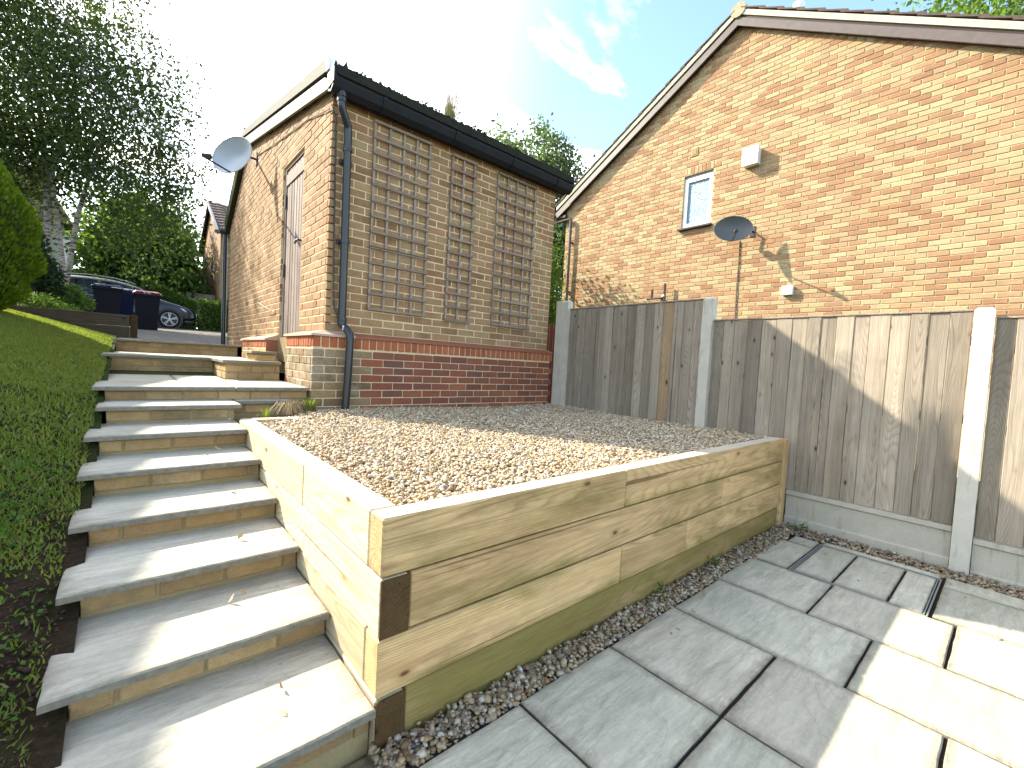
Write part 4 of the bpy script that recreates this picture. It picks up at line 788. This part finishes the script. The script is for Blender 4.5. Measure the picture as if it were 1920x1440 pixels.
# ================================================================== UNSEEN HOUSE added on the left so its eaves cast the shade edge
lh = thing('added_shade_house', 'unseen buff brick house added beyond the left edge so its eaves shade the lawn and steps', 'house', (-5, 9, 0))
e0 = Vector((-2.79, 9, 5.2)); ed = Vector((.3, 1, 0)).normalized(); en = Vector((-ed.y, ed.x, 0))
def lp(s, t, z): return e0+ed*s+en*t+Vector((0, 0, z-5.2))
a, b = -4.2, 2.2
V = [lp(s, t, z) for z in (0, 5.2) for (s, t) in ((a, .35), (b, .35), (b, 6.), (a, 6.))]; MB().add(V, [(0, 1, 5, 4), (1, 2, 6, 5), (2, 3, 7, 6), (3, 0, 4, 7)]).build('wall', M['gbi'], lh)
V = [lp(a-.1, -.0, 5.2), lp(b+.1, -.0, 5.2), lp(b+.1, 3.2, 7.0), lp(a-.1, 3.2, 7.0), lp(b+.1, 6.4, 5.2), lp(a-.1, 6.4, 5.2)]; MB().add(V, [(0, 1, 2, 3), (3, 2, 4, 5), (0, 3, 5), (1, 4, 2)]).build('roof', M['tile'], lh)

# ================================================================== PLANTS
def tree(name, label, trunkpts, rads, mk, crowns, leafmat, lsize, nleaf, droop=.3, cat='tree', group=None, aspect=.6, branches=14, hang=0.):
    base = trunkpts[0][0]; root = thing(name, label, cat, base, group)
    tr = MB()
    for pts, r in zip(trunkpts, rads): tr.tube(pts, r, 9)
    tops = [Vector(p[-1]) for p in trunkpts]
    P = []; tot = sum(c[1][0]*c[1][1]*c[1][2] for c in crowns)
    for (c, r, dens) in crowns:
        c = np.array(c); r = np.array(r); m = int(nleaf*(r[0]*r[1]*r[2])/tot*dens); k = max(8, m//70)
        d = fast_norm(rng.normal(size=(k, 3))); rad = rng.uniform(.25, 1., (k, 1))**.45; ctr = c+d*r*rad*(1+.12*rng.normal(size=(k, 1)))
        per = m//k; sz = r.mean()*.17
        pts = (ctr[:, None, :]+rng.normal(size=(k, per, 3))*np.array([sz, sz, sz*.8])).reshape(-1, 3)
        if hang:
            s = rng.uniform(0, 1, (k, per, 1)); strand = rng.normal(size=(k, 6, 2))*sz*1.1; ix = rng.integers(0, 6, (k, per)); off = np.take_along_axis(strand, ix[..., None].repeat(2, 2), 1)
            hp = np.concatenate([ctr[:, None, :2]+off+rng.normal(size=(k, per, 2))*sz*.16, ctr[:, None, 2:]-s*hang*(1+.5*rng.random((k, 1, 1)))], 2).reshape(-1, 3)
            sel = rng.random(len(pts)) < .55; pts[sel] = hp[sel]
        P.append(pts)
        for q in range(branches//len(crowns)+1):
            t = tops[q % len(tops)]; e = Vector(ctr[rng.integers(k)]); mid = (t+e)/2+Vector((0, 0, .12*(t-e).length)); tr.tube([t, mid, e], [rads[0][-1]*.6, rads[0][-1]*.35, .008], 5, cap=False)
    tr.build('trunk', M[mk], root, smooth=True)
    P = np.concatenate(P); o = leaves('crown', P, lsize, M[leafmat], None, aspect, droop); part_at(o, root); return root
tree('birch_tree', 'tall drooping silver birch with pale multiple stems behind the lawn', [[(-1.70, 18.9, 1.6), (-1.8, 19, 3.6), (-1.9, 19.25, 6.5), (-2.2, 19.6, 9.5)], [(-1.6, 18.9, 1.6), (-1.5, 18.9, 3.5), (-1.75, 19, 6.), (-1.1, 18.6, 9.)], [(-1.6, 18.85, 1.8), (-1.35, 18.65, 3.4), (-1.15, 18.5, 5.0), (-.4, 18., 8.5)]],
     [[.10, .085, .07, .03], [.085, .07, .055, .03], [.09, .075, .06, .03]], 'birch',
     [((-1.9, 19.0, 8.2), (2.0, 2.0, 2.7), 1.1), ((-3.2, 19.5, 9.5), (2.2, 2.2, 3.2), .9), ((-.2, 17.6, 7.9), (1.7, 1.7, 2.3), 1.0), ((.35, 17.3, 5.6), (1.35, 1.4, 1.6), 1.0), ((1.2, 16.6, 6.5), (.75, .9, 1.0), .6), ((-.5, 18.1, 10.6), (1.2, 1.4, 1.5), .6), ((-3.0, 19.8, 6.6), (1.8, 1.5, 1.8), 1.), ((-2.2, 19.5, 12.), (2.4, 2., 1.4), .5)], 'lbirch', .115, 58000, .9, hang=1.1, branches=44)
for i, (c, r, lm, n_, lab) in enumerate([((.15, 28.5, 5.6), (1.9, 2.0, 2.9), 'lbright', 9000, 'bright green leafy tree behind the car, left of the others'), ((.9, 31., 6.0), (1.9, 2.0, 3.2), 'ldark', 8000, 'dark green tree behind the hedge, next to the far house'),
        ((1.2, 28.0, 4.9), (1.6, 1.4, 2.0), 'lbright', 6500, 'sunlit bushy tree rising just above the dark blue car'), ((-6.3, 32, 6.5), (1.9, 2.0, 4.2), 'ldark', 6000, 'dark tree glimpsed behind the birch stems'), ((1.9, 34.5, 6.2), (1.2, 1.6, 3.0), 'lbright', 5000, 'light green tree directly beside the far gable'), ((-9, 34, 8), (5, 4, 6), 'ldark', 7000, 'dark tree beyond the conifer on the far left')]):
    b0 = (c[0], c[1], float(zs(c[1]))-.2); tree('broadleaf_tree', lab, [[b0, (c[0]+.1, c[1], c[2])]], [[.22, .10]], 'bark', [(c, r, 1), ((c[0]+.5*r[0], c[1]-.6, c[2]-.45*r[2]), (r[0]*.7, r[1]*.6, r[2]*.6), 1), ((c[0]-.5*r[0], c[1]-.4, c[2]-.2*r[2]), (r[0]*.6, r[1]*.6, r[2]*.6), 1)], lm, .26, n_, .2, group='trees behind the parked car')
# trees seen between garage and neighbouring house
tree('willow_tree', 'feathery pale green tree between the garage and the neighbouring house', [[(10.5, 10.4, .4), (10.5, 10.4, 4.5), (10.3, 10.4, 7)]], [[.12, .08, .03]], 'bark', [((10.5, 10.4, 3.4), (1.2, 1.1, 2.6), 1.2), ((10.4, 10.4, 6.4), (1.0, 1.0, 2.0), 1), ((10.2, 10.5, 8.2), (.8, .8, 1.0), .7)], 'lshrub', .12, 26000, 1.0, hang=.7)
tree('leafy_shrub', 'dense leafy shrub filling the gap beside the garage wall', [[(6.9, 7.4, .3), (6.9, 7.4, 2.6)]], [[.06, .03]], 'bark', [((7.0, 7.6, 2.9), (.75, .6, 1.5), 1)], 'lhedge', .075, 9000, .5, cat='shrub')
tree('bushy_tree', 'small leafy tree top showing over the garage roof by the gap', [[(9.9, 12.4, .3), (9.9, 12.4, 6.4)]], [[.10, .04]], 'bark', [((9.75, 12.45, 7.9), (1.2, 1.2, 1.35), 1), ((9.0, 12.75, 8.0), (.75, .9, 1.0), .9)], 'lshrub', .12, 9000, .5)
tree('broadleaf_tree', 'big sunlit leafy tree top rising over the neighbouring roof at the right', [[(23, 2, 0), (23, 2, 13)]], [[.3, .15]], 'bark', [((23.5, 1.8, 13.0), (3.6, 3.6, 2.9), 1), ((26, -1, 12.8), (3.5, 3.5, 3), 1)], 'lbright', .2, 26000, .2)
# self-sown saplings with strap leaves behind the eaves
def sapling(name, label, stems, n_l, size, mat='lshrub'):
    root = thing(name, label, 'plant', stems[0][0]); tb = MB(); P = []; D = []
    for s in stems:
        s = [Vector(p) for p in s]; tb.tube(s, [.007, .005, .003][:len(s)] if len(s) <= 3 else .005, 5)
        for k in range(n_l):
            t = .15+.85*k/n_l; seg = min(int(t*(len(s)-1)), len(s)-2); f = t*(len(s)-1)-seg; p = s[seg].lerp(s[seg+1], f); a = k*2.4+random.random(); P.append(tuple(p)); D.append((math.cos(a), math.sin(a), -.15+.4*random.random()))
    tb.build('stem', M['twig'], root); part_at(leaves('foliage', np.array(P), size, M[mat], None, .3, .2, np.array(D)*2.0), root); return root
sapling('buddleia_sapling', 'self-sown sapling with narrow drooping leaves above the garage gutter', [[(4.1+dx_, 6.0, 3.9), (4.25+dx_*1.5, 5.9, 4.5), (4.45+dx_*2.2, 5.8, 4.9+h_)] for dx_, h_ in ((0, .35), (.1, .05), (.25, .25), (-.1, 0), (.35, .0), (.2, -.15), (.45, .1), (.05, .2), (.3, .1), (.15, .3), (.4, .2), (-.05, -.2))], 34, .14)
sapling('roof_sapling', 'small leafy sprig growing on the mossy roof beside the grass tuft', [[(2.72, 4.3, 3.72), (2.72, 4.28, 3.9), (2.68, 4.25, 4.20)], [(2.78, 4.3, 3.72), (2.85, 4.3, 3.85), (2.95, 4.28, 3.95)], [(2.9, 4.3, 3.72), (3.0, 4.3, 3.85), (3.12, 4.3, 3.90)], [(3.2, 4.35, 3.74), (3.25, 4.32, 3.84), (3.4, 4.3, 3.86)]], 26, .075)
def tuft(name, label, c, n, h, spread, mats, cat='grass tuft', lean=.5, drop=0.):
    root = thing(name, label, cat, c)
    for nm, mk, frac, hh in mats:
        m = int(n*frac); V = []; F = []
        for i in range(m):
            a = random.uniform(0, 6.283); r = random.uniform(0, spread)**1.; b = Vector((c[0]+math.cos(a)*r*.5, c[1]+math.sin(a)*r*.5, c[2])); H_ = h*hh*random.uniform(.5, 1.15); ln = lean*H_*random.uniform(.2, 1)
            d = Vector((math.cos(a), math.sin(a), 0)); w = Vector((-d.y, d.x, 0))*.0022; k = len(V)
            p1 = b+d*ln*.35+Vector((0, 0, H_*.62)); p2 = b+d*ln+Vector((0, 0, H_*(1-drop)))
            V += [b-w, b+w, p1+w*.8, p1-w*.8, p2]; F += [(k, k+1, k+2, k+3), (k+3, k+2, k+4)]
        MB().add(V, F).build(nm, M[mk], root)
    return root
tuft('grass_tuft', 'tuft of wiry grass growing in the garage gutter', (2.50, 4.08, 3.70), 300, .42, .12, [('dry_blades', 'straw', .5, 1.), ('green_blades', 'lgrass', .9, .5)], lean=.25)
tuft('grass_tuft', 'collapsed clump of straw coloured grass against the brick pier at the head of the bed', (1.03, 4.0, .74), 420, .17, .14, [('dry_blades', 'straw', 1., 1.)], lean=1.1, drop=1.)
tuft('grass_tuft', 'small green grass tuft at the foot of the brick pier', (1.20, 4.03, .73), 190, .15, .08, [('green_blades', 'lgrass', 1., 1.)], lean=.6)
tuft('grass_tuft', 'tiny sparse green grass tuft at the end of the side sleepers', (.82, 3.86, .73), 60, .10, .05, [('green_blades', 'lgrass', 1., 1.)], lean=.7)
for (x_, y_, lab) in ((2.95, 1.24, 'small weed growing against the foot of the long sleeper wall'), (2.3, 1.23, 'tiny weed in the pebble strip, nearer the wall corner'), (4.25, 1.10, 'weed growing in the pebbles at the fence corner')):
    r_ = thing('weed', lab, 'weed', (x_, y_, 0)); P = np.stack([x_+rng.normal(0, .03, 26), y_+rng.normal(0, .02, 26), rng.uniform(.0, .055, 26)], 1); part_at(leaves('foliage', P, .03, M['lweed'], None, .5, -.3), r_); MB().tube([(x_, y_, -.02), (x_+.01, y_, .05)], .002, 4).build('stem', M['twig'], r_)
# big clipped conifer at the left edge
cf = thing('conifer_bush', 'big rounded yellow green conifer bush at the left edge of the lawn', 'bush', (-1.95, 8.3, 1.6))
cc = np.array([-1.86, 8.25, 2.40]); R = np.array([1.0, 1.0, 1.24]); n = 34000
d = fast_norm(rng.normal(size=(n, 3))); lump = 1+.045*np.sin(d[:, 0]*9+d[:, 2]*4)*np.cos(d[:, 1]*8)+.03*np.sin(d[:, 2]*15+d[:, 0]*11); rad = (1-np.abs(rng.normal(0, .05, n)))*lump; P = cc+d*R*rad[:, None]; P[:, 2] = np.maximum(P[:, 2], 1.6+0.05*rng.random(n)+(P[:, 2]-1.6)*.15)
up = d*.7+np.array([0, 0, 1.1]); part_at(leaves('foliage', P, .06, M['lconifer'], None, .4, 0., up*2.2), cf)
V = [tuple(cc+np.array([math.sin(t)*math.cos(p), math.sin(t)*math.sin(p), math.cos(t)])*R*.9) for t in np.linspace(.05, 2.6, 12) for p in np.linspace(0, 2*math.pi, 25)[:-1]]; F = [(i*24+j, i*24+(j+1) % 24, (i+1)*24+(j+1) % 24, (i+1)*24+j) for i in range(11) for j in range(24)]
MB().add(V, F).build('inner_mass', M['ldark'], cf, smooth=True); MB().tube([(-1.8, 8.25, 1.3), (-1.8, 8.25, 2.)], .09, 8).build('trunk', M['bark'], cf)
def bush(name, label, c, R, n, mk, ls, cat='bush', asp=.6):
    root = thing(name, label, cat, (c[0], c[1], c[2]-R[2])); d = fast_norm(rng.normal(size=(n, 3))); d[:, 2] = np.abs(d[:, 2])*1.2-.25; P = np.array(c)+d*np.array(R)*(rng.uniform(.45, 1, (n, 1))**.5)*(1+.25*np.sin(d[:, :1]*7+d[:, 1:2]*5)); part_at(leaves('foliage', P, ls, M[mk], None, asp, .1), root)
    tb = MB(); [tb.tube([(c[0], c[1], c[2]-R[2]), (c[0]+R[0]*.5*math.cos(k), c[1]+R[1]*.5*math.sin(k), c[2]+.2*R[2])], [.03, .01], 5) for k in range(6)]; tb.build('stem', M['twig'], root); return root
bush('pale_shrub', 'loose shrub with pale sunlit sprays in front of the car boot', (-1.12, 15.2, 2.15), (.42, .4, .42), 2600, 'lbright', .08); bush('dark_shrub', 'dark ivy mound round the birch stems', (-1.62, 14.2, 2.5), (.45, .5, 1.0), 4200, 'ldark', .10); bush('low_shrub', 'low green shrub under the conifer by the old sleepers', (-1.3, 10.9, 1.78), (.6, .3, .22), 3000, 'lbright', .04)
def hedge(label, x0, x1, y0, y1, z0, za, zb_, n):
    root = thing('clipped_hedge', label, 'hedge', ((x0+x1)/2, (y0+y1)/2, z0), 'clipped hedges by the road'); u = rng.uniform(0, 1, n); f = rng.random(n); x = x0+(x1-x0)*u; top = za+(zb_-za)*u
    y = np.where(f < .6, y0+rng.normal(0, .04, n), rng.uniform(y0, y1, n)); z = np.where(f < .6, z0+(top-z0)*rng.random(n), top+rng.normal(0, .03, n)); part_at(leaves('foliage', np.stack([x, y, z], 1), .11, M['lhedge'], None, .6, 0.), root)
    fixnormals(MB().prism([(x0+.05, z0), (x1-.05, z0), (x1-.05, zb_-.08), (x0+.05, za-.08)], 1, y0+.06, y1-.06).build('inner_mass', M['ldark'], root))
hedge('clipped hedge with a sloping top behind the car bonnet', .45, 2.45, 25.4, 26.4, 1.9, 4.15, 3.25, 5200); hedge('low clipped hedge in front of the far brick house', 2.10, 5.2, 21.6, 22.4, 1.8, 3.12, 3.05, 5200)

# ================================================================== STREET: retaining sleepers, bins, car, far houses
os_ = thing('old_sleeper_edging', 'weathered brown sleeper edging along the far end of the lawn', 'retaining wall', (-1, 10.45, 1.3))
for (x0, x1, z0, z1) in ((-2.6, -1.38, 1.56, 1.75), (-1.375, .02, 1.56, 1.755), (-2.6, -1.0, 1.36, 1.555), (-.995, .02, 1.36, 1.555)): MB().box(x0, x1, 10.42, 10.52, z0, z1, .008).build('sleeper', M['oldsl'], os_)
MB().box(.025, .125, 10.41, 10.53, 1.2, 1.765, .008).build('end_post', M['sleeperYd'], os_); MB().box(-2.2, -1.95, 10.2, 10.4, 1.7, 1.84, .02).build('stump', M['oldsl'], os_)
def wheelie(label, x, y, z, lid, body, s=1., tilt=0.):
    root = thing('wheelie_bin', label, 'wheelie bin', (x, y, z), 'wheelie bins by the gravel drive'); m = MB(); w0, w1, d0, d1, h = .23*s, .29*s, .25*s, .34*s, 1.0*s
    m.add([(x+a*w0, y+b*d0, z) for a, b in ((-1, -1), (1, -1), (1, 1), (-1, 1))]+[(x+a*w1, y+b*d1, z+h) for a, b in ((-1, -1), (1, -1), (1, 1), (-1, 1))], [(0, 3, 2, 1), (0, 1, 5, 4), (1, 2, 6, 5), (2, 3, 7, 6), (3, 0, 4, 7), (4, 5, 6, 7)]); m.box(x-w1-.02, x+w1+.02, y-d1-.02, y+d1+.02, z+h-.06, z+h-.005, .01); m.build('bin_body', M[body], root)
    l = MB(); V = []; xs = (-1, -.8, .8, 1); zz = (.0, .045, .045, .0); 
    for yy_, zo in ((-1, .01), (-.6, .05), (.6, .10), (1, .08)):
        for a, q in zip(xs, zz): V.append((x+a*(w1+.03), y+yy_*(d1+.04), z+h+zo+q))
    l.add(V, [(i*4+j, i*4+j+1, (i+1)*4+j+1, (i+1)*4+j) for i in range(3) for j in range(3)]); l.add([(a_, b_, z+h) for a_, b_ in ((x-w1-.03, y-d1-.04), (x+w1+.03, y-d1-.04), (x+w1+.03, y+d1+.04), (x-w1-.03, y+d1+.04))]+[V[0], V[3], V[15], V[12]], [(0, 1, 5, 4), (1, 2, 6, 5), (2, 3, 7, 6), (3, 0, 4, 7)]); l.build('lid', M[lid], root)
    l = MB(); l.tube([(x-w1*.8, y+d1+.09, z+h-.02), (x+w1*.8, y+d1+.09, z+h-.02)], .018, 8); l.build('handle', M[body], root)
    for sg in (-1, 1): MB().tube([(x+sg*w0-.03, y+d0, z+.10), (x+sg*w0+.03, y+d0, z+.10)], .10*s, 14).build('wheel', M['rubber'], root)
    return root
wheelie('black wheelie bin with a red lid beside the car wheel', .40, 16.6, 1.68, 'binred', 'binblack', .98); wheelie('dark blue lidded wheelie bin, left of the red lidded one', -.44, 16.6, 1.74, 'binblue', 'binblack', .98); wheelie('narrow blue wheelie bin tucked between the other two by the drive', -.13, 17.5, 1.84, 'binblue', 'binblue', .90)
wheelie('dark bin showing over the low hedge by the far house', 3.5, 24.2, 2.42, 'binblue', 'binblue', 1.)
# car
car = thing('parked_car', 'dark navy blue estate style car parked nose to the right behind the bins', 'car', (-.2, 21.6, 1.92))
X0, YC, ZG = -2.42, 22.35, 1.90   # rear bumper x, centre y, ground z ; length 4.5 along +x
prof = [(0.0, .55, .95, .97, .80), (.12, .35, .98, 1.35, .86), (.30, .28, .99, 1.52, .88), (.75, .25, .98, 1.64, .90), (1.4, .24, .96, 1.68, .91), (2.1, .24, .94, 1.66, .915), (2.75, .24, .93, 1.50, .915), (3.15, .24, .945, 1.22, .91), (3.45, .25, .955, 1.03, .90), (3.9, .27, .90, .955, .88), (4.25, .30, .80, .84, .82), (4.42, .36, .68, .72, .74), (4.5, .45, .56, .58, .60)]
V = []; F = []
for (x, zb_, belt, roof, hw) in prof:
    gh = max(roof-belt, .005); tw = hw-.22*min(1, gh/.6) if gh > .08 else hw-.10
    ring = [(-hw*.93, zb_), (-hw, zb_+.12), (-hw, (zb_+belt)/2), (-hw+.03, belt), (-tw-.02, belt+gh*.82), (-tw+.12, roof-.015*min(1, gh*5)), (0, roof), (tw-.12, roof-.015*min(1, gh*5)), (tw+.02, belt+gh*.82), (hw-.03, belt), (hw, (zb_+belt)/2), (hw, zb_+.12), (hw*.93, zb_)]
    V += [(X0+x, YC+a, ZG+b) for a, b in ring]
K = 13
for i in range(len(prof)-1):
    for k in range(K-1): F.append((i*K+k, i*K+k+1, (i+1)*K+k+1, (i+1)*K+k))
    F.append((i*K+K-1, i*K, (i+1)*K, (i+1)*K+K-1))
F += [tuple(range(K)), tuple(reversed(range((len(prof)-1)*K, len(prof)*K)))]
b = fixnormals(MB().add(V, F).build('body', M['car'], car)); sm = b.modifiers.new('smooth', 'SUBSURF'); sm.levels = 2; sm.render_levels = 2; b.data.polygons.foreach_set('use_smooth', [True]*len(b.data.polygons))
def side_pt(x, t):   # a point on the near flank glasshouse: t 0 belt .. 1 window top
    xs = [p[0] for p in prof]; belt = np.interp(x, xs, [p[2] for p in prof]); roof = np.interp(x, xs, [p[3] for p in prof]); hw = np.interp(x, xs, [p[4] for p in prof]); gh = roof-belt; tw = hw-.22*min(1, gh/.6)
    y = -(hw-.03)+((hw-.03)-(tw+.02))*t; return (X0+x, YC+y-.012, ZG+belt+gh*.80*t+.015)
def window(xa, xb, xta, xtb, nm):
    m = MB(); n_ = 6; Vt = [side_pt(xa+(xb-xa)*i/n_, .04) for i in range(n_+1)]+[side_pt(xta+(xtb-xta)*i/n_, .93) for i in range(n_+1)]; Vi = [(v[0], v[1]+.02, v[2]) for v in Vt]; q = len(Vt); m.add(Vt+Vi, [(i, i+1, n_+2+i, n_+1+i) for i in range(n_)]); m.build(nm, M['cglass'], car)
window(.42, 1.0, .75, 1.02, 'side_window'); window(1.06, 1.85, 1.08, 1.82, 'side_window'); window(1.92, 3.0, 1.90, 2.55, 'side_window')
MB().tube([side_pt(x_, -.02) for x_ in np.linspace(.40, 3.1, 14)], .016, 5).build('chrome_strip', M['alloy'], car); MB().tube([side_pt(x_, 1.0) for x_ in np.linspace(.6, 2.75, 12)]+[side_pt(3.1, .0)], .016, 5).build('chrome_strip', M['alloy'], car)
MB().tube([(X0+x_, YC-.62, ZG+np.interp(x_, [p[0] for p in prof], [p[3] for p in prof])+.02) for x_ in np.linspace(.5, 2.6, 8)], .014, 6).build('roof_rail', M['alloy'], car)
ws = MB(); ws.add([(X0+2.72, YC-.60, ZG+1.50), (X0+2.72, YC+.60, ZG+1.50), (X0+3.44, YC+.70, ZG+1.05), (X0+3.44, YC-.70, ZG+1.05), (X0+2.72, YC, ZG+1.545), (X0+3.5, YC, ZG+1.06)], [(0, 4, 5, 3), (4, 1, 2, 5)]); ws.build('windscreen', M['lamp'], car)
def cwheel(x):
    w = thing('wheel', 'x', 'x', (X0+x, YC-.9, ZG+.35)); del w['category']; del w['label']; w.parent = car; w.location = Vector((X0+x, YC-.9, ZG+.35))-wloc(car)
    t = MB(); y0, y1 = YC-.935, YC-.70; t.tube([(X0+x, y0, ZG+.35), (X0+x, y0+.03, ZG+.35), (X0+x, y1, ZG+.35)], [.33, .355, .355], 32); t.build('tyre', M['rubber'], w, smooth=True)
    t = MB(); t.tube([(X0+x, y0-.004, ZG+.35), (X0+x, y0+.02, ZG+.35)], .255, 28); t.build('rim_well', M['iron'], w)
    r = MB(); cx, cz = X0+x, ZG+.35
    r.tube([(cx+.25*math.cos(a), y0-.010, cz+.25*math.sin(a)) for a in np.linspace(0, 2*math.pi, 33)], .012, 6, cap=False).tube([(cx, y0-.03, cz), (cx, y0-.002, cz)], .05, 12)
    for k in range(5):
        for off in (-.13, .13):
            a = k*2*math.pi/5+.3+off; r.add([(cx+.04*math.cos(a-.3), y0-.018, cz+.04*math.sin(a-.3)), (cx+.04*math.cos(a+.3), y0-.018, cz+.04*math.sin(a+.3)), (cx+.25*math.cos(a+.06), y0-.012, cz+.25*math.sin(a+.06)), (cx+.25*math.cos(a-.06), y0-.012, cz+.25*math.sin(a-.06))], [(0, 1, 2, 3)])
    r.build('rim', M['alloy'], w)
    t = MB(); t.tube([(X0+x, YC-.912, ZG+.36), (X0+x, YC-.70, ZG+.36)], .42, 30); t.build('arch', M['iron'], w)
cwheel(.78); cwheel(3.60)
MB().add([(X0+4.05, YC-.865, ZG+.72), (X0+4.32, YC-.72, ZG+.66), (X0+4.36, YC-.66, ZG+.72), (X0+3.92, YC-.885, ZG+.82)], [(0, 1, 2, 3)]).build('headlight', M['lamp'], car)
MB().box(X0+4.46, X0+4.52, YC-.30, YC+.30, ZG+.46, ZG+.56).build('number_plate', M['white'], car); MB().box(X0+4.42, X0+4.50, YC-.5, YC+.5, ZG+.60, ZG+.68).build('grille', M['alloy'], car); MB().tube([(X0+4.1, YC-.82, ZG+.33), (X0+4.48, YC-.55, ZG+.33), (X0+4.5, YC, ZG+.33)], .012, 6).build('bumper_trim', M['alloy'], car)
MB().box(X0+2.9, X0+3.05, YC-1.06, YC-.90, ZG+1.0, ZG+1.12, .03).build('door_mirror', M['car'], car); MB().add([side_pt(2.02, .74), side_pt(2.28, .72), side_pt(2.28, .90), side_pt(2.02, .92)], [(0, 1, 2, 3)]).build('window_sticker', M['binred'], car)
# far brick house with tiled roof
fh = thing('far_brick_house', 'distant orange brick house gable with dark tiled roof beside the garage edge', 'house', (6, 29, 2.5)); fx, fy0, fy1, fe = 3.346, 26.0, 33., 6.98
gp = [(fy0, 1.8), (fy1, 1.8), (fy1, fe), (29.5, 9.05), (fy0, fe)]
fixnormals(MB().prism(gp, 0, fx, 11.).build('wall', M['nbi'], fh))
for sg, (ya, yb) in ((1, (25.75, 29.5)), (-1, (33.25, 29.5))):
    for i in range(11):
        t0, t1 = i/11, (i+1)/11; za, zb2 = fe-.12+(9.18-fe+.12)*t0, fe-.12+(9.18-fe+.12)*t1
        for j in range(10 if sg > 0 else 1):
            xa = fx-.15+j*(.30 if sg > 0 else 7.6); xb = xa+(.29 if sg > 0 else 7.5)
            q = .05 if j % 2 else .02; fixnormals(MB().add([(xa, ya+(yb-ya)*t0, za+q+.05), (xb, ya+(yb-ya)*t0, za+q+.05), (xb, ya+(yb-ya)*t1, zb2+q), (xa, ya+(yb-ya)*t1, zb2+q), (xa, ya+(yb-ya)*t0, za-.05), (xb, ya+(yb-ya)*t0, za-.05)], [(0, 1, 2, 3), (0, 4, 5, 1), (0, 3, 4), (1, 5, 2)]).build('roof_tile', M['tile'], fh))
MB().box(fx+2.8, 11.2, 25.8, 29.4, 6.9, 6.95).build('eaves', M['soffit'], fh)
fixnormals(MB().prism([(25.7, fe-.25), (29.5, 8.98), (29.5, 9.2), (25.7, fe-.03)], 0, fx-.2, fx-.12).build('verge_board', M['barge'], fh)); fixnormals(MB().prism([(29.5, 8.98), (33.3, fe-.25), (33.3, fe-.03), (29.5, 9.2)], 0, fx-.2, fx-.12).build('verge_board', M['barge'], fh))
MB().box(fx-.3, 11., 25.55, 25.7, fe-.22, fe-.1).build('gutter', M['pvc'], fh); MB().box(fx-.04, fx, 28.6, 28.9, 5.0, 6.1).build('vent_pipe', M['pvcb'], fh)
# pale house behind the birch
ph = thing('pale_house', 'cream rendered house with brown roof and white window behind the birch', 'house', (-3, 30, 2)); 
MB().box(-8, -2.6, 33, 39, 2, 7.2).build('wall', mat_simple('cream_render', (.62, .60, .54), .8), ph); fixnormals(MB().prism([(-8.4, 7.2), (-2.2, 7.2), (-3.4, 9.6), (-7.2, 9.6)], 1, 32.6, 39.4).build('roof', mat_simple('brown_roof', (.16, .12, .085), .8), ph))
for (xa, za) in ((-4.2, 5.2), (-4.2, 3.2)):
    f_ = MB().box(xa-.55, xa+.55, 32.93, 33, za-.5, za+.6).build('window', M['white'], ph)
    for k_ in (-.27, .27): o = MB().box(xa+k_-.21, xa+k_+.21, 32.9, 32.929, za-.4, za+.5).build('pane', M['cglass'], f_)
gf = thing('garden_gate_fence', 'grey timber fence between the clipped hedge and the far house', 'fence', (2.9, 26.5, 2))
for i in range(8): MB().box(2.1+i*.15, 2.24+i*.15, 26.9, 26.93, 2.2, 3.9, .0).build('board', M['board'], gf)
# loose litter: leaf and twig on the slabs
lf = leaves('dead_leaves', np.array([(3.9+random.uniform(-.6, .2), random.uniform(-.1, .9), .006) for _ in range(9)]+[(random.uniform(.62, 4.1), random.uniform(1.0, 1.2), .01) for _ in range(26)]+[(random.uniform(.8, 4.3), random.uniform(1.45, 4.0), .752) for _ in range(60)]+[(random.uniform(3.6, 4.35), random.uniform(1.45, 1.9), .75) for _ in range(40)]+[(random.uniform(.3, .58), NY[k]+random.uniform(.1, .4), NZ[k]+.004) for k in range(6) for _ in range(3)]), .035, M['straw'], None, .5, 0., None); tag(lf, 'scattered small dead leaves on the patio slabs and steps', 'dead leaves', kind='stuff')
